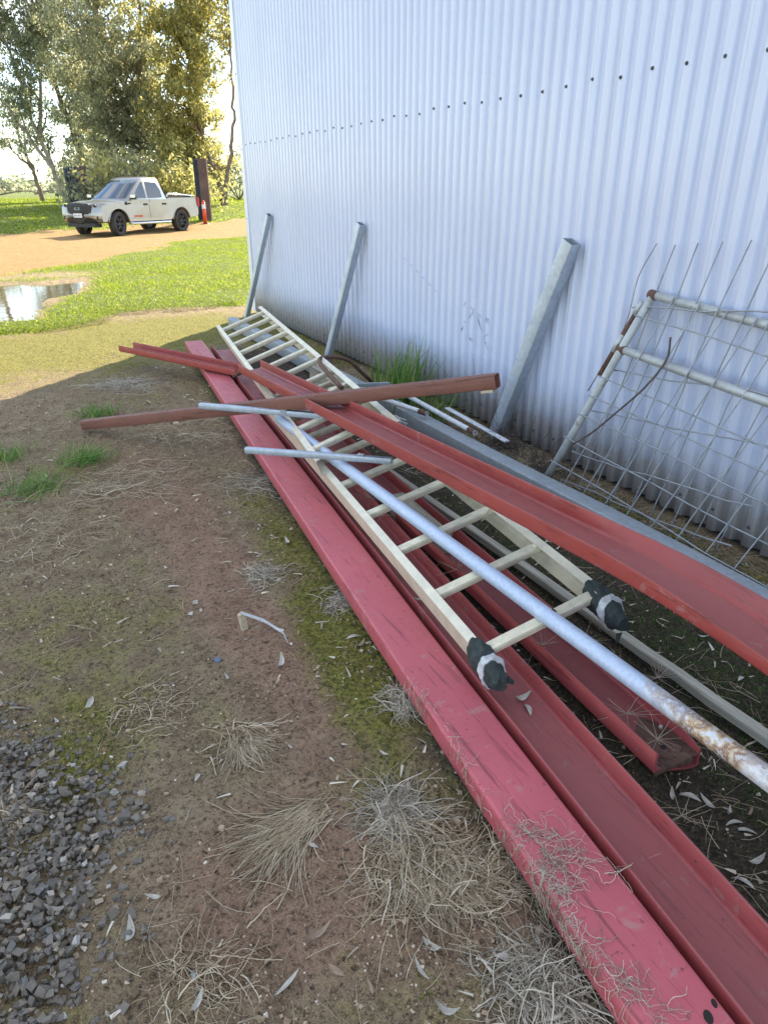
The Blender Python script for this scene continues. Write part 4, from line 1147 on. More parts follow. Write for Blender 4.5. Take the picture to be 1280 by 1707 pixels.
for s in (1, -1):
    def sp_(x, z): return (x, s * (side_y(z)), z)
    pane('side_window', [[sp_(-.84, 1.165), sp_(-1.1, 1.165), sp_(-1.47, 1.165)], [sp_(-1.10, 1.42), sp_(-1.25, 1.42), sp_(-1.48, 1.42)], [sp_(-1.40, 1.66), sp_(-1.44, 1.665), sp_(-1.50, 1.67)]], .012)
    pane('side_window', [[sp_(-1.58, 1.165), sp_(-1.9, 1.165), sp_(-2.28, 1.18)], [sp_(-1.59, 1.42), sp_(-1.9, 1.42), sp_(-2.28, 1.42)], [sp_(-1.61, 1.67), sp_(-1.85, 1.67), sp_(-2.16, 1.655)]], .012)
    # doors: shut lines as thin dark strips, handles, mirror, sill step
    for (xa, xb, nm) in ((-.62, -1.52, 'door'), (-1.55, -2.50, 'door')):
        mb = MB(); yv = s * .897
        prof = [(xa, .52), (xa + .02 if xa > -1 else xa, 1.0), (xa - .08, 1.115), (xb, 1.115), (xb, .80), (xb + (.30 if xb < -2 else 0), .52)]
        V = [(x, yv + s * (.006 - .016 * (z - .52) / .6), z) for x, z in prof] + [(x, yv - s * .05, z) for x, z in prof]
        m_ = len(prof); mb.add(V, [tuple(range(m_))] + [(i, (i + 1) % m_, m_ + (i + 1) % m_, m_ + i) for i in range(m_)])
        dr = ob(nm, mb.mesh(nm), M['paint'], truck)
        mb = MB(); hx = xb + .17; mb.box((hx, yv + s * .022, .965), (.17, .02, .035)); mb.box((hx, yv + s * .006, .965), (.19, .012, .06)); ob('handle', mb.mesh('handle'), M['black_plastic'], dr)
    mb = MB(); mb.box((-.72, s * .99, 1.20), (.10, .22, .16)); me = mb.mesh('mirror'); o = ob('mirror', me, M['black_plastic'], truck); bv = o.modifiers.new('b', 'BEVEL'); bv.width = .03; bv.segments = 2
    mb = MB(); mb.box((-.685, s * 1.0, 1.225), (.06, .19, .09)); o = ob('mirror_cap', mb.mesh('mirror_cap'), M['chrome'], truck)
    mb = MB(); mb.path([(-.50, s * .86, .40), (-.62, s * .95, .375), (-2.5, s * .95, .375), (-2.62, s * .86, .40)], .042, 10); ob('side_step', mb.mesh('side_step'), M['chrome'], truck)
    mb = MB(); mb.box((-.50, s * .905, 1.0), (.24, .016, .05)); mb.box((-.42, s * .908, 1.01), (.05, .014, .11)); ob('fender_vent', mb.mesh('fender_vent'), M['black_plastic'], truck)
    for k, (dx, w_) in enumerate([(0, .05), (.07, .06), (.15, .045), (.215, .06), (.295, .05), (.36, .06)]):
        mb = MB(); mb.box((-.72 - dx - w_ / 2, s * .9035, .60), (w_, .006, .062)); ob('decal_letter', mb.mesh('decal_letter'), M['decal'], truck)
    # headlights
    mb = MB(); P = [(.80, .50, .90), (.80, .50, 1.005), (.62, .76, 1.01), (.36, .878, .985), (.50, .86, .90), (.70, .74, .87)]
    V = [(x + .015, s * (y + .004), z) for x, y, z in P] + [(x - .09, s * (y - .05), z) for x, y, z in P]
    mb.add(V, [tuple(range(6))] + [(i, (i + 1) % 6, 6 + (i + 1) % 6, 6 + i) for i in range(6)]); hl = ob('headlight', mb.mesh('headlight'), M['lens'], truck)
    mb = MB(); mb.cyl((.74, s * .66, .945), (.80, s * .655, .945), .042, .046, 14); ob('projector', mb.mesh('projector'), M['black_plastic'], hl)
    mb = MB(); mb.box((.745, s * .68, .585), (.09, .20, .10), Matrix.Rotation(-s * .45, 3, 'Z')); fg = ob('fog_recess', mb.mesh('fog_recess'), M['black_plastic'], truck)
    mb = MB(); mb.cyl((.76, s * .665, .585), (.815, s * .65, .585), .034, .034, 12); ob('fog_lamp', mb.mesh('fog_lamp'), M['chrome'], fg)
    mb = MB(); mb.box((-4.26, s * .845, 1.0), (.10, .13, .32)); ob('tail_light', mb.mesh('tail_light'), M['red_lens'], truck)
    for cx in (0, WB_):      # dark wheel-arch rims
        pts = [(cx + (AR + .012) * math.cos(a), s * .90, .385 + (AR + .012) * math.sin(a)) for a in np.linspace(.1, PI - .1, 14)]
        mb = MB(); mb.path(pts, .022, 6); ob('arch_trim', mb.mesh('arch_trim'), M['paint'], truck)
# grille, bumper, plate, bed fittings
mb = MB(); P = [(.82, -.55, .95), (.86, -.44, 1.01), (.885, 0, 1.025), (.86, .44, 1.01), (.82, .55, .95), (.835, .52, .735), (.875, .40, .70), (.90, 0, .69), (.875, -.40, .70), (.835, -.52, .735)]
V = [(x + .012, y, z) for x, y, z in P] + [(x - .08, y, z) for x, y, z in P]
mb.add(V, [tuple(range(10))] + [(i, (i + 1) % 10, 10 + (i + 1) % 10, 10 + i) for i in range(10)]); gr_ = ob('grille', mb.mesh('grille'), M['black_plastic'], truck)
for z in (.765, .81, .905, .95):
    mb = MB(); mb.path([(.855, -.44, z), (.905, -.2, z), (.915, 0, z), (.905, .2, z), (.855, .44, z)], .009, 6); ob('grille_bar', mb.mesh('grille_bar'), M['rim'], gr_)
mb = MB(); V = [(.905 + lift, .115 * math.cos(t), .86 + .05 * math.sin(t)) for lift in (.012, -.02) for t in np.linspace(0, 2 * PI, 20, endpoint=False)]
mb.add(V, [tuple(range(20))] + [(i, (i + 1) % 20, 20 + (i + 1) % 20, 20 + i) for i in range(20)]); bd = ob('badge', mb.mesh('badge'), M['chrome'], gr_)
mb = MB(); V = [(.905 + lift, .098 * math.cos(t), .86 + .038 * math.sin(t)) for lift in (.016, 0) for t in np.linspace(0, 2 * PI, 20, endpoint=False)]
mb.add(V, [tuple(range(20))] + [(i, (i + 1) % 20, 20 + (i + 1) % 20, 20 + i) for i in range(20)]); ob('badge_face', mb.mesh('badge_face'), M['blue_oval'], gr_)
mb = MB(); P = [(.80, -.66, .56), (.88, -.40, .60), (.90, 0, .605), (.88, .40, .60), (.80, .66, .56), (.76, .70, .44), (.84, .40, .41), (.86, 0, .405), (.84, -.40, .41), (.76, -.70, .44)]
V = [(x + .012, y, z) for x, y, z in P] + [(x - .12, y, z) for x, y, z in P]
mb.add(V, [tuple(range(10))] + [(i, (i + 1) % 10, 10 + (i + 1) % 10, 10 + i) for i in range(10)]); ob('air_intake', mb.mesh('air_intake'), M['black_plastic'], truck)
mb = MB(); mb.box((.70, 0, .36), (.30, 1.25, .12)); ob('skid_plate', mb.mesh('skid_plate'), M['black_plastic'], truck)
mb = MB(); mb.box((.925, 0, .655), (.012, .37, .125)); pl_ = ob('number_plate', mb.mesh('number_plate'), M['plate'], truck)
for k, yv in enumerate((-.13, -.085, -.04, .03, .075, .12)):
    mb = MB(); mb.box((.9325, yv, .655), (.004, .026, .058)); ob('plate_mark', mb.mesh('plate_mark'), M['plate_ink'], pl_)
mb = MB(); mb.path([(-2.62, .78, 1.17), (-2.68, .78, 1.27), (-2.75, .78, 1.30), (-4.15, .78, 1.21)], .028, 8); mb.path([(-2.62, -.78, 1.17), (-2.68, -.78, 1.27), (-2.75, -.78, 1.30), (-4.15, -.78, 1.21)], .028, 8)
ob('bed_rail', mb.mesh('bed_rail'), M['chrome'], truck)
mb = MB(); mb.box((-3.42, 0, 1.185), (1.56, 1.5, .05)); ob('bed_cover', mb.mesh('bed_cover'), M['black_plastic'], truck)
mb = MB(); mb.box((-4.32, 0, .60), (.16, 1.5, .16)); ob('rear_bumper', mb.mesh('rear_bumper'), M['black_plastic'], truck)
mb = MB(); mb.box((-1.9, 0, .50), (3.2, 1.1, .22)); ob('underbody', mb.mesh('underbody'), M['black_plastic'], truck)
mb = MB(); mb.path([(-1.55, .1, 1.84), (-1.62, .1, 1.93)], .014, 8); ob('antenna', mb.mesh('antenna'), M['black_plastic'], truck)
# wheels
def tyre_mesh():
    mb = MB(); prof = [(.26, -.09), (.30, -.12), (.355, -.125), (.378, -.10), (.382, 0), (.378, .10), (.355, .125), (.30, .12), (.26, .09)]; n = 36; V = []
    for k in range(n):
        a = 2 * PI * k / n
        for r, y in prof: V.append((r * math.cos(a), y, r * math.sin(a)))
    m_ = len(prof); F = [(k * m_ + i, k * m_ + i + 1, ((k + 1) % n) * m_ + i + 1, ((k + 1) % n) * m_ + i) for k in range(n) for i in range(m_ - 1)]
    mb.add(V, F, True); return mb.mesh('tyre')
def rim_mesh():
    mb = MB(); n = 30
    for (r0, y0, r1, y1) in ((.262, .10, .245, .075), (.245, .075, .235, -.06), (.262, .10, .268, .088)):
        V = []
        for k in range(n):
            a = 2 * PI * k / n; V += [(r0 * math.cos(a), y0, r0 * math.sin(a)), (r1 * math.cos(a), y1, r1 * math.sin(a))]
        mb.add(V, [(2 * k, 2 * k + 1, 2 * ((k + 1) % n) + 1, 2 * ((k + 1) % n)) for k in range(n)], True)
    mb.cyl((0, -.06, 0), (0, -.055, 0), .24, .24, 30)
    for k in range(6):
        for da in (-.13, .13):
            a = 2 * PI * k / 6 + da; mb.path([(.05 * math.cos(a), .07, .05 * math.sin(a)), (.15 * math.cos(a), .085, .15 * math.sin(a)), (.25 * math.cos(a + da * .6), .078, .25 * math.sin(a + da * .6))], [.026, .020, .018], 6)
    mb.cyl((0, .02, 0), (0, .085, 0), .07, .055, 16)
    return mb.mesh('rim')
TM, RM = tyre_mesh(), rim_mesh(); TM.materials.append(M['tyre']); RM.materials.append(M['rim'])
for cx in (0, WB_):
    for s in (1, -1):
        w_ = empty('wheel'); w_.parent = truck; w_.location = (cx, s * .79, .382); w_.rotation_euler = (0, 0, (0 if s > 0 else PI) + (math.radians(14) if cx == 0 else 0))
        ob('tyre', TM, None, w_); ob('rim', RM, None, w_)
TF = gt(200, 393); TRR = gt(303, 384); dT = TRR[:2] - TF[:2]; sT = np.linalg.norm(dT) / 3.22
hd = math.atan2(-dT[1], -dT[0])
lat = np.array([-math.sin(hd), math.cos(hd)])     # truck's left
sgn = 1
ctr = TF[:2] - lat * .80 * sT
truck.location = (ctr[0], ctr[1], min(TF[2], TRR[2]) - .012); truck.rotation_euler = (0, 0, hd); truck.scale = (sT * 1.0, sT * 1.0, sT * 1.02)

# ------------------------------------------------------------------ trees
def wood(paths):
    """list of (points, radii) -> joined tubes"""
    mb = MB()
    for p, r in paths: mb.path(p, r, 8)
    return mb
def leaf_mesh(C, size, rng, droop=0.55):
    n = len(C)
    d = rng.normal(0, 1, (n, 3)); d[:, 2] = -np.abs(d[:, 2]) * 1.2 - droop; d /= np.linalg.norm(d, axis=1, keepdims=True)
    s = rng.normal(0, 1, (n, 3)); s -= d * np.sum(s * d, 1, keepdims=True); s /= np.linalg.norm(s, axis=1, keepdims=True)
    L = size * rng.uniform(.6, 1.4, n); W = L * rng.uniform(.16, .30, n)
    nn = np.cross(d, s)
    a = C; b = C + d * (L * .45)[:, None] + s * W[:, None] + nn * (L * .06)[:, None]; c = C + d * L[:, None]; e = C + d * (L * .45)[:, None] - s * W[:, None] + nn * (L * .06)[:, None]
    V = np.stack([a, b, c, e], 1).reshape(-1, 3); Q = np.arange(n * 4).reshape(n, 4)
    return mesh_np('crown', V, Q)
def tree(base, trunk_pts, crown, nl, label, leafmat, barkmat, seed, group='gum trees behind the track', r0=.26, lsize=.175, csize=(.7, 1.35)):
    nl = int(nl * 2.3)
    """trunk_pts: list of stems, each a list of offsets from base; crown: list of (dx, dy, z, rx, ry, rz, nclumps)"""
    rng = np.random.default_rng(seed)
    root = empty('gum_tree', base); tag(root, label, 'tree', group)
    tips = []; mbs = MB(); anchors = []
    for si, st_ in enumerate(trunk_pts):
        P = resample(st_, 6); P[2:-1] += rng.normal(0, .05, (len(P) - 3, 3))
        rr_ = np.linspace(r0 * (1 if si == 0 else .7), .05, len(P)); rr_[0] *= 1.25
        mbs.path(P, rr_, 9); anchors += [(P[i], rr_[i]) for i in range(len(P) // 3, len(P))]
    C = []
    A = np.array([a[0] for a in anchors])
    limbs = []
    for (cx, cy, cz, rx, ry, rz, nc) in crown:
        for k in range(nc):
            v = rng.normal(0, 1, 3); v /= np.linalg.norm(v); v *= rng.random() ** .42
            c = np.array([cx + v[0] * rx, cy + v[1] * ry, cz + v[2] * rz])
            dist = np.linalg.norm((A - c) * np.array([1, 1, 1.0]) + np.array([0, 0, .8]), axis=1)
            j = int(np.argmin(dist + rng.random(len(A)) * .8)); a, ra = anchors[j]
            mid = (a + c) / 2 + np.array([rng.normal(0, .2), rng.normal(0, .2), .35 + rng.random() * .3])
            limbs.append((resample([a, mid, c], 4), np.linspace(min(ra * .6, .10), .018, 9)))
            cs = rng.uniform(*csize); m_ = int(nl * cs ** 2)
            q = rng.normal(0, 1, (m_, 3)); q /= np.linalg.norm(q, axis=1, keepdims=True); q *= (rng.random((m_, 1)) ** .5) * cs
            q *= np.array([.95, .95, .80]); q[:, 2] -= .12 * cs
            # sub-clusters make ragged outlines
            sc_ = rng.normal(0, .55 * cs, (9, 3)); pick = rng.integers(0, 9, m_); q = q * .45 + sc_[pick]
            C.append(c + q)
    for p, r in limbs: mbs.path(p, r, 5, cap=False)
    ob('trunk', mbs.mesh('trunk', fix=False), barkmat, root)
    C = np.concatenate(C)
    ob('crown', leaf_mesh(C, lsize, rng), leafmat, root)
    return root
def tbase(u, v, dist=None):
    p = gt(u, v)
    return p
def at_depth(u, depth):
    """ground point in the direction of column u at the given forward distance"""
    r = _ray(u, 316); r = r / (r @ _hd); q = EYE + r * depth
    return np.array([q[0], q[1], tz(q[0], q[1]) - .05])
R3 = np.array([_rt[0], _rt[1], 0])      # sideways in view
def offs(lst, depth):
    """pixel offsets (du, dv up) at that depth -> metres; third value is depth offset"""
    k = depth / (FPX / math.cos(PITCH)) * .995
    out = []
    for du, dv, dd in lst:
        p = R3 * du * k + _hd * dd; out.append(np.array([p[0], p[1], dv * k]))
    return out
def crown_px(lst, depth):
    k = depth / (FPX / math.cos(PITCH)) * .995; out = []
    for du, dv, dd, ru, rv_, nc in lst:
        p = R3 * du * k + _hd * dd; out.append((p[0], p[1], dv * k, ru * k, max(ru * k * .9, 1.2), rv_ * k, nc))
    return out
D1 = 44.0
tree(at_depth(236, D1), [offs([(0, 0, 0), (-2, 60, 0), (-8, 160, .3), (-30, 240, .5), (-70, 330, .5)], D1), offs([(-3, 70, 0), (12, 130, -.2), (28, 200, -.5), (40, 300, -.5)], D1), offs([(-6, 140, 0), (-40, 210, .6), (-80, 260, 1)], D1)],
     crown_px([(-5, 110, -.5, 75, 55, 20), (-15, 235, 0, 100, 80, 34), (45, 150, -.8, 45, 60, 13), (-10, 330, 0, 100, 60, 26), (-60, 130, .5, 45, 60, 10), (-20, 60, -1, 80, 22, 12)], D1), 210,
     'tallest leafy gum tree with a forked brown trunk right behind the truck', M['gum_leaf'], M['bark'], 1)
D2 = 42.0
tree(at_depth(372, D2), [offs([(0, 0, 0), (-2, 25, 0), (-14, 60, 0), (-30, 130, .3), (-40, 260, .5)], D2), offs([(2, 5, 0), (8, 40, 0), (22, 100, 0), (28, 160, 0), (30, 250, .4)], D2)],
     crown_px([(-50, 130, 0, 40, 70, 16), (-25, 240, 0, 65, 80, 28), (-30, 330, 0, 70, 60, 20), (-70, 70, -.5, 28, 30, 7), (-15, 55, .3, 18, 12, 3)], D2), 215,
     'yellow green gum tree with twin slanting trunks by the shed corner', M['gum_leaf_yellow'], M['bark'], 2, r0=.2)
D3 = 46.0
tree(at_depth(106, D3), [offs([(0, -4, 0), (-8, 40, 0), (-22, 95, 0), (-40, 180, .2), (-66, 300, .4)], D3), offs([(-12, 55, 0), (-60, 130, 0), (-100, 190, .3)], D3), offs([(-22, 100, 0), (-10, 180, .4), (6, 300, .5)], D3)],
     crown_px([(-30, 175, 0, 40, 50, 12), (-60, 290, 0, 60, 60, 20), (0, 260, .5, 45, 70, 16), (-95, 245, .2, 32, 50, 9), (-20, 110, 0, 30, 25, 4), (-40, 350, 0, 70, 40, 14)], D3), 175,
     'open gum tree with a pale leaning trunk left of the truck', M['gum_leaf_grey'], M['bark_pale'], 3, r0=.16, csize=(.6, 1.2))
D4 = 52.0
tree(at_depth(70, D4), [offs([(0, -4, 0), (-8, 45, 0), (-20, 95, 0), (-30, 140, .2)], D4), offs([(-8, 50, 0), (-35, 75, 0)], D4)],
     crown_px([(-28, 130, 0, 24, 28, 8), (-48, 95, 0, 18, 20, 4), (-5, 100, 0, 16, 22, 4)], D4), 160,
     'slender small gum tree with a sparse grey crown at far left', M['gum_leaf_grey'], M['bark'], 4, r0=.16, csize=(.5, .95))
D5 = 49.0
tree(at_depth(150, D5), [offs([(0, 0, 0), (-6, 80, 0), (-22, 150, 0), (-40, 220, .2), (-46, 320, .3)], D5), offs([(-6, 80, 0), (8, 150, 0), (20, 260, .3)], D5)],
     crown_px([(-5, 120, .4, 50, 50, 12), (0, 220, 0, 60, 60, 16), (-10, 310, 0, 70, 55, 16), (10, 60, 0, 40, 26, 6)], D5), 190,
     'gum tree standing behind the truck bonnet between the pale tree and the tallest', M['gum_leaf_grey'], M['bark'], 5, r0=.2)
D6 = 46.0
tree(at_depth(-38, D6), [offs([(0, 0, 0), (4, 120, 0), (14, 250, .3), (10, 340, .3)], D6)],
     crown_px([(20, 210, 0, 40, 60, 12), (14, 300, 0, 55, 60, 14), (8, 110, 0, 26, 30, 4)], D6), 165,
     'gum tree mostly outside the picture at its left edge', M['gum_leaf_grey'], M['bark'], 6, r0=.2, csize=(.6, 1.2))
# low bushes under the trees
def bush(u, depth, w, h, seed, label, mat):
    rng = np.random.default_rng(seed); b = at_depth(u, depth); root = empty('bush', b); tag(root, label, 'bush', 'bushes under the gum trees')
    mbs = MB(); C = []
    for k in range(9):
        c = np.array([rng.normal(0, w * .35), rng.normal(0, w * .3), h * rng.uniform(.35, .85)])
        mbs.path(resample([(0, 0, 0), c * .5 + rng.normal(0, .1, 3), c], 3), np.linspace(.05, .01, 7), 5)
        m_ = 330; q = rng.normal(0, 1, (m_, 3)) * np.array([.34 * w * .6, .34 * w * .6, .22 * h]); C.append(c + q)
    C = np.concatenate(C); C = C[C[:, 2] > .02]
    ob('stems', mbs.mesh('stems', fix=False), M['bark'], root); ob('crown', leaf_mesh(C, .24, rng, .1), mat, root)
bush(175, 37, 3.0, 2.2, 21, 'olive bush behind the truck cab', M['gum_leaf'])
bush(225, 37.5, 3.0, 2.3, 22, 'olive bush behind the truck roof', M['gum_leaf'])
bush(285, 37, 3.2, 2.4, 23, 'yellowish bush behind the truck tray', M['gum_leaf_yellow'])
bush(398, 60, 3.5, 3.6, 24, 'small bush at the shed corner beyond the twin trunks', M['gum_leaf_grey'])
bush(147, 62, 3.0, 2.6, 25, 'small grey bush in the field left of the pale trunk', M['gum_leaf_grey'])
# steel wing posts, bollard
def steel_wing(u0, u1, ut0, v_base_depth, h, label, rust_side, seed):
    b = at_depth((u0 + u1) / 2, v_base_depth); k = v_base_depth / (FPX / math.cos(PITCH))
    w = (u1 - u0) * k; root = empty('steel_screen', b, -YAW); tag(root, label, 'screen', 'steel screens beside the track')
    prof = []; nn = 5
    for i in range(nn):
        x0 = -w / 2 + w * i / nn; q = w / nn; prof += [(x0, 0), (x0 + q * .35, 0), (x0 + q * .5, -.06), (x0 + q * .85, -.06)]
    prof += [(w / 2, 0)]; full = prof + [(a, b_ + .03) for a, b_ in prof[::-1]]
    mb = MB(); mb.extrude(full, [((0, 0, 0), (1, 0, 0), (0, 1, 0)), ((0, 0, h), (1, 0, 0), (0, 1, 0))]); ob('panel', mb.mesh('panel'), M['dark_sheet'], root)
    mb = MB(); pw = .34 if rust_side > 0 else .20; mb.box((rust_side * (w / 2 + pw / 2 + .01), -.03, h / 2), (pw, .16, h + .05)); mb.box((rust_side * (w / 2 + pw / 2 + .01), -.12, h / 2), (pw + .02, .015, h + .06)); ob('post', mb.mesh('post'), M['rust_post'], root)
M['dark_sheet'] = simple('dark_blue_sheet', (0.055, 0.065, 0.085), 0.5, 0.3, 0.2, 3, 0)
M['rust_post'] = simple('rusted_post', (0.11, 0.065, 0.05), 0.8, 0, 0.35, 4, 0.2)
steel_wing(112, 136, 0, 36.0, 1.95, 'dark ribbed steel screen with orange edge by the truck bonnet', 1, 1)
steel_wing(326, 335, 0, 31.5, 2.35, 'dark ribbed steel screen with tall brown post behind the truck tail', 1, 2)
M['hivis'] = simple('orange_plastic', (0.75, 0.085, 0.025), 0.5, 0, 0.08, 5, 0)
bb = at_depth(337, 30.0); bol = empty('safety_bollard', bb); tag(bol, 'orange safety bollard with a pale reflective band behind the truck', 'bollard')
mb = MB(); mb.cyl((0, 0, .05), (0, 0, .85), .075, .065, 16); mb.cyl((0, 0, .85), (0, 0, .90), .05, .035, 16); ob('post', mb.mesh('post'), M['hivis'], bol)
mb = MB(); mb.cyl((0, 0, 0), (0, 0, .06), .19, .17, 16); ob('base', mb.mesh('base'), M['black_plastic'], bol)
mb = MB(); mb.cyl((0, 0, .60), (0, 0, .76), .0755, .074, 16, cap=False); ob('reflective_band', mb.mesh('reflective_band'), M['plate'], bol)
# dark box among the leaves (light on a post)
bx_ = at_depth(155, 40); lp = empty('floodlight_pole', bx_); tag(lp, 'dark floodlight box on a pole among the leaves above the truck', 'floodlight')
kk = 40 / (FPX / math.cos(PITCH))
mb = MB(); mb.cyl((0, 0, 0), (0, 0, 1.5), .04, .04, 8); ob('pole', mb.mesh('pole'), M['rust_post'], lp)
mb = MB(); mb.box((0, 0, 1.72), (.45, .16, .42), Matrix.Rotation(-YAW, 3, 'Z')); ob('box', mb.mesh('box'), M['dark_sheet'], lp)
# far tree line and fallen branches in the field
rng = np.random.default_rng(77)
C = []
for k in range(260):
    a = rng.uniform(-70, 110); dpt = rng.uniform(210, 330); p = _hd * dpt + R3 * dpt * math.tan(math.radians(a * .55))
    h = rng.uniform(2.5, 6.5) * dpt / 250; m_ = 55
    q = rng.normal(0, 1, (m_, 3)) * np.array([h * .75, h * .75, h * .27]); q[:, 2] += h * .45
    C.append(np.array([p[0], p[1], tz(p[0], p[1])]) + q)
C = np.concatenate(C); C = C[C[:, 2] > .6]
fw = ob('far_wood', leaf_mesh(C, 2.4, rng, .0), M['gum_leaf_grey']); tag(fw, 'distant grey green belt of trees along the horizon', 'trees', kind='stuff')
for i, (u, v, L, label) in enumerate([(40, 327, 5.0, 'fallen bare branch lying in the bright field at far left'), (88, 326, 4.0, 'smaller fallen branch beside the pale leaning trunk')]):
    p = gt(u, v); rng = np.random.default_rng(i + 50); root = empty('fallen_branch', p); tag(root, label, 'branch')
    mbs = MB(); mbs.path(resample([(-L / 2, 0, .15), (0, .2, .5), (L / 2, 0, .25)], 5), np.linspace(.10, .03, 11), 6)
    for k in range(12):
        s = rng.uniform(-.45, .45) * L; mbs.path([(s, 0, .3), (s + rng.normal(0, .5), rng.normal(0, .3), .6 + rng.random() * .5), (s + rng.normal(0, .9), rng.normal(0, .5), .7 + rng.random() * .7)], [.04, .025, .01], 5)
    o = ob('branch', mbs.mesh('branch', fix=False), M['bark'], root); o.rotation_euler = (0, 0, -YAW)

# ------------------------------------------------------------------ gravel, crumbs, litter
GRAV = np.array([(-1.7, 2.3), (-.9, 2.2), (-.33, 1.90), (-.20, 1.70), (-.10, 1.60), (-.035, 1.46), (-.035, 1.30), (-.055, 1.18), (-.10, 1.08), (-.14, .98), (-.16, .88), (-.22, .5), (-.3, -.2), (-1.7, -.2)])
t_ = (1 + 5 ** .5) / 2
ICO = np.array([(-1, t_, 0), (1, t_, 0), (-1, -t_, 0), (1, -t_, 0), (0, -1, t_), (0, 1, t_), (0, -1, -t_), (0, 1, -t_), (t_, 0, -1), (t_, 0, 1), (-t_, 0, -1), (-t_, 0, 1)]) / math.sqrt(1 + t_ * t_)
ICOF = np.array([(0, 11, 5), (0, 5, 1), (0, 1, 7), (0, 7, 10), (0, 10, 11), (1, 5, 9), (5, 11, 4), (11, 10, 2), (10, 7, 6), (7, 1, 8), (3, 9, 4), (3, 4, 2), (3, 2, 6), (3, 6, 8), (3, 8, 9), (4, 9, 5), (2, 4, 11), (6, 2, 10), (8, 6, 7), (9, 8, 1)])
def rocks(P, R, rng, jit=.34, flat=(.5, .95)):
    n = len(P); BOX = np.array([(x, y, z) for x in (-1, 1) for y in (-1, 1) for z in (-1, 1)]) * .66
    BF = np.array([(0, 1, 3), (0, 3, 2), (4, 6, 7), (4, 7, 5), (0, 4, 5), (0, 5, 1), (2, 3, 7), (2, 7, 6), (0, 2, 6), (0, 6, 4), (1, 5, 7), (1, 7, 3)])
    V = BOX[None] * (1 + rng.uniform(-jit, jit, (n, 8, 1))) + rng.uniform(-jit * .7, jit * .7, (n, 8, 3))
    S = np.stack([rng.uniform(.8, 1.3, n), rng.uniform(.65, 1.0, n), rng.uniform(*flat, n)], 1)
    V = V * S[:, None, :]
    a = rng.random(n) * 2 * PI; b = rng.normal(0, .7, n)
    ca, sa, cb, sb = np.cos(a), np.sin(a), np.cos(b), np.sin(b)
    x, y, z = V[..., 0].copy(), V[..., 1].copy(), V[..., 2].copy()
    y2 = y * cb[:, None] - z * sb[:, None]; z2 = y * sb[:, None] + z * cb[:, None]
    V[..., 0] = x * ca[:, None] - y2 * sa[:, None]; V[..., 1] = x * sa[:, None] + y2 * ca[:, None]; V[..., 2] = z2
    V = V * R[:, None, None] + P[:, None, :]
    F = (BF[None] + (np.arange(n) * 8)[:, None, None]).reshape(-1, 3)
    return V.reshape(-1, 3), F
rng = np.random.default_rng(101)
n = 42000
px_ = rng.uniform(-1.6, .12, n); py_ = rng.uniform(-.1, 2.25, n)
sd_ = poly_sd(px_, py_, GRAV) + .02 + (fbm(px_, py_, 9, 3) - .5) * .16
keep = (rng.random(n) < np.where(sd_ < -.02, .75, .75 * np.exp(-(sd_ + .02) / .035)))
px_, py_, sd_ = px_[keep], py_[keep], sd_[keep]
R_ = rng.choice([.0075, .0105, .0135, .017], len(px_), p=[.46, .32, .17, .05]) * rng.uniform(.55, .98, len(px_))
z_ = terrain(px_, py_) + R_ * .15 + rng.random(len(px_)) * .020 * (sd_ < -.03)
V, F = rocks(np.stack([px_, py_, z_], 1), R_, rng)
gv = ob('gravel', mesh_np('gravel', V, None, F), M['stone']); tag(gv, 'patch of grey crushed rock gravel on the dirt', 'gravel', kind='stuff')
n = 70000
px_ = rng.uniform(-.7, 2.4, n); py_ = .4 + 5.0 * rng.random(n) ** 1.9
keep = (fbm(px_, py_, 3, 3) + rng.normal(0, .1, n)) > .45
keep &= ~((px_ > CHA(py_) + .12) & (px_ < 2.18) & (rng.random(n) < .88))
px_, py_ = px_[keep], py_[keep]; R_ = rng.lognormal(-6.15, .5, len(px_)).clip(.0010, .008)
V, F = rocks(np.stack([px_, py_, terrain(px_, py_) + R_ * .2], 1), R_, rng, .3)
cr_ = ob('soil_crumbs', mesh_np('soil_crumbs', V, None, F), M['crumb']); tag(cr_, 'loose crumbs and clods of brown soil', 'soil', kind='stuff')

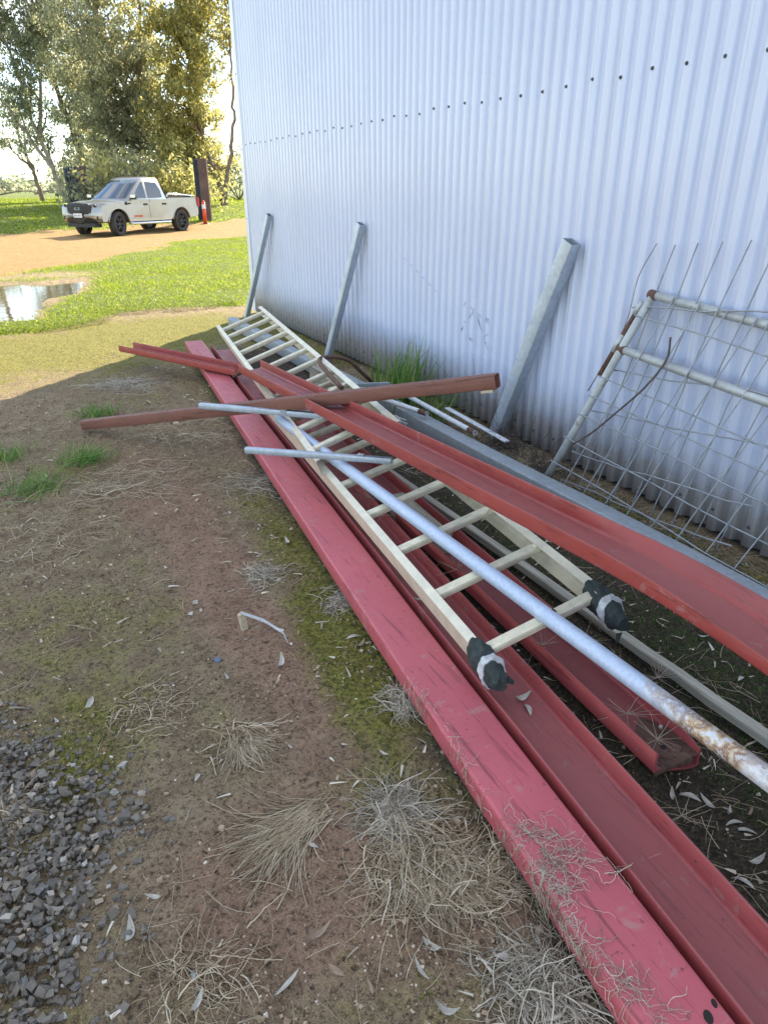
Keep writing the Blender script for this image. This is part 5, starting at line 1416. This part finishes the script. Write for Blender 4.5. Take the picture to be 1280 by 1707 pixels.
def strands(roots, dirs, L, rng, S=9, curl=.5, grav=.9, floor=True, lift=.003):
    """curly stems integrated step by step; returns paths (N,S,3)"""
    Nn = len(roots); P = np.zeros((Nn, S, 3)); P[:, 0] = roots; d = dirs / np.linalg.norm(dirs, axis=1, keepdims=True)
    st_ = (L / (S - 1))[:, None]; cv = rng.normal(0, 1, (Nn, 3))
    for s in range(1, S):
        cv = cv * .75 + rng.normal(0, .7, (Nn, 3)); d = d + cv * curl * .22; d[:, 2] -= grav * .16
        d /= np.linalg.norm(d, axis=1, keepdims=True); q = P[:, s - 1] + d * st_
        if floor:
            g = terrain(q[:, 0], q[:, 1]) + lift + rng.random(Nn) * .006
            low = q[:, 2] < g; q[low, 2] = g[low]; d[low, 2] = np.abs(d[low, 2]) * .25
        P[:, s] = q
    return P
def tuft(name, c, n, L, mean, spread, label, mat='straw', curl=.5, grav=.9, rad=.02, r=.00095, seed=0, cat='dry grass', group='dry grass tufts', z=None):
    rng = np.random.default_rng(seed + 1000)
    roots = np.stack([c[0] + rng.normal(0, rad, n), c[1] + rng.normal(0, rad, n), np.zeros(n)], 1); roots[:, 2] = (terrain(roots[:, 0], roots[:, 1]) + .002) if z is None else z
    d = np.array(mean)[None] + rng.normal(0, 1, (n, 3)) * np.array(spread)[None]; d[:, 2] = np.abs(d[:, 2]) * .7 + .03
    P = strands(roots, d, L * rng.uniform(.5, 1.0, n), rng, S=11, curl=curl * 1.1, grav=grav * 1.7)
    R = r * rng.lognormal(0, .42, (n, 1)) * np.linspace(1.1, .5, P.shape[1])[None]
    V, Q = tubes(P, R)
    me = mesh_np(name, V, Q, smoothf=True)
    me.transform(Matrix.Translation((-c[0], -c[1], 0)))
    o = ob(name, me, M[mat]); o.location = (c[0], c[1], 0); tag(o, label, cat, group)
    return o
def T(u, v): p = gp(u, v, 0); return (p[0], p[1])
TU = [
 (T(395, 1225), 150, .17, (.15, -.75, .55), (.45, .3, .25), 'fan shaped dry grass tuft midway between gravel and the flat red channel', 'straw', .35, 1.0, .022),
 (T(530, 1350), 170, .30, (-1.0, -.28, .35), (.22, .22, .15), 'long swept bundle of dry stems lying towards the gravel', 'straw', .3, 1.0, .02),
 (T(660, 1350), 150, .16, (0, -.1, .35), (.9, .9, .3), 'star shaped tangle of thin grey stems over green moss near the red channel', 'straw_grey', .6, .8, .03),
 (T(700, 1430), 300, .20, (.0, -.65, .65), (.5, .4, .3), 'biggest dry grass tuft spilling over the soil beside the red channel', 'straw', .55, 1.0, .05),
 (T(800, 1450), 150, .14, (.3, -.25, .6), (.6, .5, .3), 'dense dry tuft pressed against the edge of the flat red channel', 'straw', .7, .9, .04),
 (T(905, 1640), 150, .15, (-.2, -.2, .4), (.7, .6, .25), 'pale grey root mat at the bottom beside the flat red channel', 'straw_grey', .8, .9, .045),
 (T(680, 1170), 110, .13, (.1, .1, .5), (.8, .7, .35), 'curly grey tuft touching the red channel above the biggest tuft', 'straw_grey', .9, .9, .025),
 (T(440, 955), 90, .11, (-.2, .1, .4), (.7, .6, .3), 'small grey tuft on the dark mossy strip above the broken stake', 'straw_grey', .8, .9, .03),
 (T(305, 720), 190, .33, (.3, -.5, .45), (.7, .5, .25), 'flattened straw tuft under the middle of the brown bar', 'straw', .6, 1.1, .10),
 (T(215, 800), 160, .30, (.4, -.1, .25), (.8, .6, .15), 'loose straw clump lying beyond the long green grass tufts', 'straw', .6, 1.2, .14),
 (T(250, 1180), 60, .12, (.1, -.3, .2), (.8, .6, .12), 'faint flat patch of thin dry stems above the gravel patch', 'straw', .7, 1.2, .05),
 (T(8, 1350), 110, .13, (.5, -.5, .45), (.4, .4, .2), 'dry tuft lying on the gravel at the left edge', 'straw', .4, 1.0, .02),
 (T(340, 1630), 60, .12, (.2, .1, .25), (.8, .7, .15), 'sparse little tuft low down between gravel and the pale root mat', 'straw', .8, 1.1, .04),
 (T(205, 640), 170, .32, (.2, -.1, .35), (.8, .6, .2), 'grey straw tuft in the shade behind the brown bar', 'straw_grey', .6, 1.1, .10),
 (T(90, 900), 70, .22, (.4, -.1, .2), (.8, .6, .1), 'thin straggle of straw on bare soil at far left', 'straw', .5, 1.2, .12),
 (T(560, 1000), 60, .12, (.4, -.2, .25), (.6, .5, .15), 'few curled grey stems on the moss by the red channel', 'straw_grey', .9, 1.0, .03),
 ((2.24, 2.85), 260, .20, (-.1, -.2, .3), (.5, .9, .25), 'matted straw heap along the wall between the thick post and the mesh gate', 'straw', .8, .9, .12),
 (T(420, 800), 80, .2, (.2, -.3, .25), (.8, .7, .15), 'grey withered weeds beside the near square tube end', 'straw_grey', .8, 1.1, .08),
]
for i, (c, n, L, mn, spd, lab, mt, cu, gv_, rd) in enumerate(TU):
    tuft('dry_grass_tuft', c, int(n * 2.2), L * .9, mn, spd, lab, mt, cu, gv_, rd, seed=i)
# dead vine roots stuck to the flat channel
rng = np.random.default_rng(31)
def on_top(u, v, zz=.0905): return gp(u, v, zz)
def vine(pxs, n, spreadpx, L, label, seed, r=.00055):
    rng = np.random.default_rng(seed); P = []
    pxs = np.array(pxs, float)
    for k in range(n):
        j = rng.integers(0, len(pxs) - 1); t = rng.random(); u, v = pxs[j] + (pxs[j + 1] - pxs[j]) * t + rng.normal(0, spreadpx, 2)
        p = on_top(u, v); dr = on_top(*pxs[j + 1]) - on_top(*pxs[j]); a = math.atan2(dr[1], dr[0]) + rng.normal(0, .75) + (PI if rng.random() < .5 else 0)
        path = [p]; l = L * rng.uniform(.4, 1.3) / 10
        for s in range(9):
            a += rng.normal(0, .42); q = path[-1] + np.array([math.cos(a) * l, math.sin(a) * l, 0]); 
            left = CHA(q[1]); 
            if q[0] < left + .004: q[2] = max(.012, .0905 - (left + .004 - q[0]) * 2.4); q[0] = max(q[0], left - .006)
            else: q[2] = .0905 + abs(math.sin(s * 1.3 + k)) * .0035
            if q[0] > left + .155: q[0] = left + .155
            path.append(q)
        P.append(path)
    P = np.array(P); V, Q = tubes(P, r * rng.uniform(.5, 1.4, (n, 1)) * np.ones((1, 10)))
    c = P[:, 0].mean(0); me = mesh_np('dead_vine', V, Q, smoothf=True); me.transform(Matrix.Translation((-c[0], -c[1], 0)))
    o = ob('dead_vine', me, M['straw_grey']); o.location = (c[0], c[1], 0); tag(o, label, 'dead vine', 'dead creeper on the flat red channel')
vine([(850, 1370), (900, 1400), (950, 1440), (900, 1470), (930, 1510)], 230, 18, .070, 'matted grey creeper roots across the lower part of the flat red channel', 1)
vine([(925, 1500), (970, 1570), (1010, 1620), (1060, 1650), (1110, 1690)], 110, 10, .06, 'thin line of pale creeper roots running to the bolt holes', 2)
vine([(700, 1150), (715, 1180), (760, 1240), (800, 1320)], 50, 9, .05, 'wispy creeper strands on the channel edge beside the curly grey tuft', 3)
vine([(960, 1470), (1000, 1450), (1050, 1440)], 10, 6, .06, 'single pale creeper stem crossing the gap between two red channels', 4)
# dry seed heads shaped like stars
def star(c, R, n, label, seed):
    rng = np.random.default_rng(seed + 300); P = []
    for k in range(n):
        a = 2 * PI * k / n + rng.normal(0, .25); e = rng.uniform(-.15, .75); L = R * rng.uniform(.55, 1.25)
        d = np.array([math.cos(a) * math.cos(e), math.sin(a) * math.cos(e), math.sin(e)]); kink = rng.normal(0, .06, 3)
        P.append([np.zeros(3), d * L * .5 + kink * L * .4, d * L])
    P = np.array(P); V, Q = tubes(P, .0009 * np.linspace(1.2, .5, 3)[None] * np.ones((n, 1)))
    o = ob('seed_head', mesh_np('seed_head', V, Q, smoothf=True), M['straw_red']); o.location = c; tag(o, label, 'seed head', 'dry star shaped seed heads')
for i, (u, v, z, R, n, lab) in enumerate([
  (1095, 1232, .07, .085, 12, 'dry seed head star on the bolted end of the dark red channel'), (1045, 1190, .07, .09, 11, 'dry seed head star in the trough just left of the bolted end'),
  (1095, 1130, .05, .09, 15, 'upright dry seed head star between the pipe and the timber batten'), (1135, 1360, .02, .09, 9, 'dry seed head star on dark soil below the bolted channel end'),
  (905, 1075, .09, .07, 10, 'dry seed head star under the last ladder rung'), (615, 830, .08, .10, 16, 'dry seed head star below the near square tube'),
  (690, 790, .08, .10, 14, 'dry seed head star in the dark gap under the ladder'), (846, 815, .405, .05, 7, 'small dry seed head star caught in the top red channel'),
  (760, 950, .09, .08, 9, 'dry seed head star on the dark red channel below the pipe'), (975, 1065, .05, .07, 9, 'dry seed head star beside the right wrapped ladder foot'),
  (640, 860, .08, .07, 9, 'dry seed head star between ladder rungs near the left rail')]):
    star(gp(u, v, z), R, n, lab, i)

# fallen leaves
def leaf_me(L, W, curl, seed):
    rng = np.random.default_rng(seed); m = 7; V = []
    for i in range(m):
        t = i / (m - 1); x = (t - .5) * L; w = W * math.sin(PI * min(1, t * .97 + .015)) ** .8; bend = curl * (t - .5) ** 2 * L * 2; sx = .18 * L * (t - .5) ** 2
        V += [(x, -w + sx, bend + w * .35), (x, sx, bend), (x, w + sx, bend + w * .35)]
    F = [(i * 3 + j, i * 3 + j + 1, (i + 1) * 3 + j + 1, (i + 1) * 3 + j) for i in range(m - 1) for j in (0, 1)]
    me = bpy.data.meshes.new('fallen_leaf'); me.from_pydata(V, [], F); me.polygons.foreach_set('use_smooth', [True] * len(F)); return me
LM = []
for i in range(8):
    me = leaf_me(random.uniform(.042, .066), random.uniform(.0055, .0095), random.uniform(-.3, .9), i); me.materials.append(M['dead_leaf'] if i < 6 else M['dead_leaf_brown']); LM.append(me)
rng = np.random.default_rng(63)
spots = [(30, 1190), (95, 1200), (330, 1295), (345, 1260), (520, 1410), (530, 1560), (560, 1620), (680, 1310), (655, 1140), (590, 1060), (560, 985), (610, 990), (600, 1075), (640, 1075), (575, 935), (590, 1015), (550, 940), (480, 905),
         (845, 1600), (720, 1580), (745, 1690), (720, 1230), (640, 1260), (900, 1580), (150, 1170), (120, 1620), (95, 1520), (55, 1560), (260, 1500), (430, 1160), (470, 1105), (380, 1130), (1225, 1370), (1240, 1385), (1250, 1355), (1215, 1355), (1120, 1325),
         (1150, 1328), (1235, 1130), (1020, 1160), (1080, 1350), (1180, 1340), (1260, 1440), (1240, 1470), (1170, 1060), (1190, 1250), (700, 1620), (620, 1650), (480, 1640), (330, 1680), (220, 1560), (15, 1440), (60, 1480)]
for i, (u, v) in enumerate(spots):
    p = gp(u, v, 0); o = ob('fallen_leaf', LM[rng.integers(0, 8)]); o.location = (p[0], p[1], tz(p[0], p[1]) + .006)
    o.rotation_euler = (rng.normal(0, .25), rng.normal(0, .2), rng.random() * 2 * PI); s = rng.uniform(.5, 1.0); o.scale = (s, s, s)
    where = ('on the grey gravel patch' if u < 140 and v > 1250 else 'on the dark soil right of the dark red channels' if u > 1000 else
             'on the mossy strip touching the flat red channel' if v < 1100 else 'among the dry tufts beside the flat red channel' if u > 600 else 'on bare dirt between the gravel and the dry tufts')
    tag(o, 'dry curled gum leaf fallen ' + where, 'leaf', 'fallen gum leaves ' + where)
for i, (u, v, z) in enumerate([(868, 1165, .035), (880, 1180, .035), (700, 1000, .04), (1200, 1180, .02)]):
    p = gp(u, v, z); o = ob('fallen_leaf', LM[i]); o.location = p; o.rotation_euler = (.2, .1, i * 1.3); tag(o, ['dry leaf lying in the red trough below the left wrapped ladder foot', 'paler dry leaf just below the wrapped ladder foot in the red trough', 'dry leaf under the second ladder rung in the red trough', 'dry leaf on dark soil under the end of the long pipe'][i], 'leaf', 'fallen gum leaves in the pile')
# small unpickable litter: leaf bits and straw
n = 2000; lx = rng.uniform(-.9, 2.4, n); ly = .3 + 6.0 * rng.random(n) ** 1.7
keep = ((lx > .45) | (rng.random(n) < .35)); lx, ly = lx[keep], ly[keep]; n = len(lx)
P0 = np.stack([lx, ly, terrain(lx, ly) + .004], 1); a = rng.random(n) * 2 * PI; d0 = np.stack([np.cos(a), np.sin(a), rng.uniform(.0, .35, n)], 1)
V, Q = ribbons(P0, d0, rng.uniform(.015, .05, n), rng.uniform(.004, .010, n), np.stack([np.zeros(n), np.zeros(n), -rng.uniform(0, .3, n)], 1), 3, rng)
o = ob('leaf_litter', mesh_np('leaf_litter', V, Q, smoothf=True), M['straw_grey']); tag(o, 'scattered scraps of dead leaves on the soil', 'litter', kind='stuff')
n = 3600; lx = rng.uniform(-1.0, 2.40, n); ly = .3 + 6.5 * rng.random(n) ** 1.6
extra = 1500; lx = np.concatenate([lx, rng.uniform(2.13, 2.42, extra)]); ly = np.concatenate([ly, rng.uniform(.6, 5.0, extra)]); n += extra
dens = fbm(lx, ly, 2.2, 3); keep = (dens > .47) | (lx > 2.1); lx, ly = lx[keep], ly[keep]; n = len(lx)
roots = np.stack([lx, ly, terrain(lx, ly) + .003], 1); a = rng.random(n) * 2 * PI
P = strands(roots, np.stack([np.cos(a), np.sin(a), rng.uniform(0, .25, n)], 1), rng.uniform(.03, .12, n), rng, S=5, curl=.5, grav=.6)
V, Q = tubes(P, .0006 * rng.uniform(.5, 1.6, (n, 1)) * np.ones((1, 5)))
o = ob('straw_litter', mesh_np('straw_litter', V, Q, smoothf=True), M['straw']); tag(o, 'fine scattered straw on the soil', 'litter', kind='stuff')

# moss cushions made of tiny tips
def moss_field(n, xr, yr, mat, name, label, thr, hmul=1.0, seed=5):
    rng = np.random.default_rng(seed); x = rng.uniform(*xr, n); y = yr[0] + (yr[1] - yr[0]) * rng.random(n) ** 1.5
    m_, g_, r_, b_ = masks(x, y); keep = (m_ + (fbm(x, y, 26, 3) - .5) * 1.1 + rng.normal(0, .08, n)) > thr; x, y = x[keep], y[keep]; k = len(x)
    P0 = np.stack([x, y, terrain(x, y) - .001], 1); d = rng.normal(0, .55, (k, 3)); d[:, 2] = 1; d /= np.linalg.norm(d, axis=1, keepdims=True)
    V, Q = ribbons(P0, d, rng.uniform(.003, .010, k) * hmul, rng.uniform(.0025, .005, k) * hmul, rng.normal(0, .2, (k, 3)), 2, rng)
    o = ob(name, mesh_np(name, V, Q), M[mat]); tag(o, label, 'moss', kind='stuff')
moss_field(90000, (-.6, .95), (.45, 4.5), 'moss', 'moss_cushions', 'olive moss growing over the soil left of the channels', .68, 1.0, 5)
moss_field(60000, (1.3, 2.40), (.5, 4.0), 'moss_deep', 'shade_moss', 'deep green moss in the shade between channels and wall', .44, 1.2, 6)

# green grass tufts in the shade
def green_tuft(c, n, L, W, label, seed, mean=(0, 0, 1), spread=.45, rad=.05, bendf=.55, mat='grass_shade', cat='grass tuft', group='green grass tufts in the shade'):
    rng = np.random.default_rng(seed + 500)
    x = rng.normal(0, rad, n); y = rng.normal(0, rad, n); P0 = np.stack([x, y, terrain(x + c[0], y + c[1])], 1)
    d = np.array(mean)[None] + rng.normal(0, spread, (n, 3)); d[:, 2] = np.abs(d[:, 2]) + .35; d /= np.linalg.norm(d, axis=1, keepdims=True)
    bend = d * np.array([1, 1, 0])[None] * bendf + np.array([0, 0, -bendf * .6])[None] * rng.uniform(.2, 1, (n, 1))
    V, Q = ribbons(P0, d, L * rng.uniform(.4, 1.15, n), W * rng.uniform(.6, 1.3, n), bend, 6, rng)
    o = ob('grass_tuft', mesh_np('grass_tuft', V, Q, smoothf=True), M[mat]); o.location = (c[0], c[1], 0); tag(o, label, cat, group)
green_tuft(T(168, 690), 150, .12, .005, 'green grass tuft just behind the left end of the brown bar', 1, rad=.06)
green_tuft(T(140, 770), 170, .15, .005, 'green grass tuft just in front of the left end of the brown bar', 2, (.3, -.2, .8), rad=.06)
green_tuft(T(12, 762), 150, .11, .005, 'green grass tuft cut by the left picture edge, farther one', 3, rad=.055)
green_tuft(T(50, 815), 150, .13, .005, 'green grass tuft near the left picture edge, nearer one', 4, (.4, 0, .6), .5, .07)
green_tuft((2.14, 4.10), 230, .50, .011, 'tall green grass clump growing against the shed behind the brown bar', 5, (.05, -.1, 1), .22, .09, .45)
green_tuft((2.20, 3.72), 60, .32, .010, 'smaller green grass clump beside the white conduit ends', 6, (.0, -.3, .9), .3, .07, .7)
# dead twiggy shrub at the thick post
def twigs(c, n, L, label, seed, spread=(.7, .5, .5)):
    rng = np.random.default_rng(seed + 900); roots = np.stack([c[0] + rng.normal(0, .05, n), c[1] + rng.normal(0, .09, n), np.full(n, .03)], 1)
    d = rng.normal(0, 1, (n, 3)) * np.array(spread); d[:, 2] = np.abs(d[:, 2]) + .15
    P = strands(roots, d, L * rng.uniform(.3, 1.2, n), rng, S=8, curl=.9, grav=.25); P[:, :, 0] = np.minimum(P[:, :, 0], 2.415)
    V, Q = tubes(P, .0021 * rng.uniform(.5, 1.3, (n, 1)) * np.linspace(1, .35, 8)[None], 4)
    o = ob('dead_shrub', mesh_np('dead_shrub', V, Q, smoothf=True), M['twig']); tag(o, label, 'dead shrub', 'dead twigs by the shed wall')
twigs((2.27, 3.0), 110, .28, 'dead twiggy weed at the foot of the thick leaning post', 1)
twigs((2.25, 2.62), 100, .20, 'low tangle of dead twigs at the foot of the mesh gate', 2, (.7, .7, .3))
twigs((2.30, 3.32), 5, .62, 'two tall thin dead stalks left of the thick leaning post', 3, (.06, .08, 1.2))
twigs((2.30, 4.25), 12, .42, 'dark withered stalk beside the tall green grass clump', 4, (.15, .3, .9))
# broken stake and scraps
sp0 = gp(408, 1045, 0); stake = root_at('broken_stake', (sp0[0], sp0[1], 0)); tag(stake, 'broken pale timber stake with a bent strip, sticking out of the dirt', 'stake')
mb = MB(); mb.extrude([(-.012, -.007), (.012, -.008), (.013, .007), (-.011, .008)], [(sp0 + np.array([0, 0, -.02]), (.9, .3, 0), (-.3, .9, 0)), (sp0 + np.array([-.004, .003, .03]), (.9, .3, 0), (-.3, .9, 0)), (sp0 + np.array([-.008, .006, .052]), (.8, .3, .2), (-.3, .9, 0))]); part('stub', mb.mesh('stub'), M['stake'], stake)
a0 = sp0 + np.array([-.006, .006, .054]); a1 = gp(440, 1035, .03); a2 = gp(472, 1055, .012)
mb = MB(); mb.extrude([(-.007, 0), (.007, .001), (.007, .003), (-.007, .003)], [(a0, (.3, .9, 0), (0, 0, 1)), (a1, (.3, .9, .1), (0, 0, 1)), (a2, (.25, .8, .1), (0, 0, 1)), (gp(480, 1072, .006), (.1, .3, 0), (0, 0, 1))]); part('bent_strip', mb.mesh('bent_strip'), M['tape'], stake)
M['blue_scrap'] = simple('blue_plastic', (0.12, 0.17, 0.27), 0.5, 0, .1, 5, 0); M['cyan_scrap'] = simple('pale_cyan_paper', (0.36, 0.50, 0.52), 0.7, 0, .1, 5, 0)
p = gp(362, 1098, 0); mb = MB(); mb.cyl((0, 0, 0), (0, 0, .008), .010, .009, 14); o = ob('plastic_cap', mb.mesh('plastic_cap'), M['blue_scrap']); o.location = (p[0], p[1], tz(p[0], p[1]) - .002); o.rotation_euler = (.3, .2, 0); tag(o, 'tiny dusty blue plastic cap on the soil below the broken stake', 'cap')
p = gp(323, 1630, 0); mb = MB(); mb.extrude([(-.005, 0), (0, .002), (.005, .001), (.004, .002), (0, .003), (-.004, .001)], [((0, -.006, 0), (1, 0, 0), (0, 0, 1)), ((.002, 0, .002), (1, .1, 0), (0, 0, 1)), ((0, .006, .001), (.8, 0, 0), (0, 0, 1))]); o = ob('paper_scrap', mb.mesh('paper_scrap'), M['cyan_scrap']); o.location = (p[0], p[1], tz(p[0], p[1]) + .002); tag(o, 'tiny pale cyan scrap near the bottom of the dirt', 'scrap')
# pale pebbles
for i, (u, v, r) in enumerate([(235, 1338, .013), (230, 1368, .016), (225, 1345, .011), (305, 1090, .006), (325, 1000, .012), (335, 1012, .008), (318, 1020, .009), (240, 1550, .012), (220, 1530, .012), (190, 1525, .013)]):
    p = gp(u, v, 0); rng = np.random.default_rng(i + 70); V, F = rocks(np.zeros((1, 3)), np.array([r]), rng); o = ob('pebble', mesh_np('pebble', V, None, F), M['stone'] if i < 3 or i > 6 else M['dead_leaf']); o.location = (p[0], p[1], tz(p[0], p[1]) + r * .3)
    tag(o, 'loose pebble on the brown dirt right of the gravel patch', 'pebble', 'loose pebbles on the dirt')

# ------------------------------------------------------------------ sunlit grass
def lawn(n, name, label, xr, yr, L, W, seed, ypow=1.0, thr=.42, mat='grass', spread=.5):
    rng = np.random.default_rng(seed); x = rng.uniform(*xr, n); y = yr[0] + (yr[1] - yr[0]) * rng.random(n) ** ypow
    m_, g_, r_, b_ = masks(x, y); keep = (g_ + rng.normal(0, .16, n)) > thr
    keep &= ~((x > 2.35) & (y < 8.45)); x, y = x[keep], y[keep]; k = len(x)
    P0 = np.stack([x, y, terrain(x, y) - .005], 1); d = rng.normal(0, spread, (k, 3)); d[:, 2] = 1; d /= np.linalg.norm(d, axis=1, keepdims=True)
    hv = .35 + 1.1 * fbm(x, y, 1.1, 3) ** 1.5
    V, Q = ribbons(P0, d, L * hv * rng.uniform(.5, 1.2, k), W * rng.uniform(.7, 1.3, k), d * np.array([.5, .5, -.3])[None], 2, rng)
    o = ob(name, mesh_np(name, V, Q, smoothf=True), M[mat]); tag(o, label, 'grass', kind='stuff')
lawn(120000, 'near_lawn', 'bright green weedy grass between the puddle and the shed corner', (-1.2, 6.5), (8.1, 23), .085, .008, 1, 1.5)
lawn(14000, 'side_lawn', 'green grass left of the puddle', (-5, -.8), (7, 14), .09, .02, 2)
lawn(90000, 'far_field', 'bright green field beyond the dirt track', (-8, 24), (27, 75), .11, .05, 3, 1.4)
# broad leaved weeds at the front edge of the lawn
rng = np.random.default_rng(88)
n = 9000; wx = rng.uniform(-.9, 2.5, n); wy = grass_front(wx) + rng.exponential(.55, n) - .15 + (fbm(wx, wx * 0, 3, 2) - .5) * .6
keep = (poly_sd(wx, wy, PUD) > .1) & (wy < 12); wx, wy = wx[keep], wy[keep]; n = len(wx)
C = np.stack([wx, wy, terrain(wx, wy) + .02 + rng.random(n) * .045], 1)
V = []
d = rng.normal(0, 1, (n, 3)); d[:, 2] = rng.uniform(-.1, .5, n); d /= np.linalg.norm(d, axis=1, keepdims=True); s = np.cross(d, np.array([0, 0, 1.0])[None]); s /= np.linalg.norm(s, axis=1, keepdims=True)
L = rng.uniform(.010, .026, n)[:, None]
V = np.stack([C, C + d * L * .5 + s * L * .42, C + d * L, C + d * L * .5 - s * L * .42], 1).reshape(-1, 3)
o = ob('broadleaf_weeds', mesh_np('broadleaf_weeds', V, np.arange(n * 4).reshape(n, 4)), M['grass']); tag(o, 'low broad leaved green weeds along the front of the grass', 'weeds', kind='stuff')
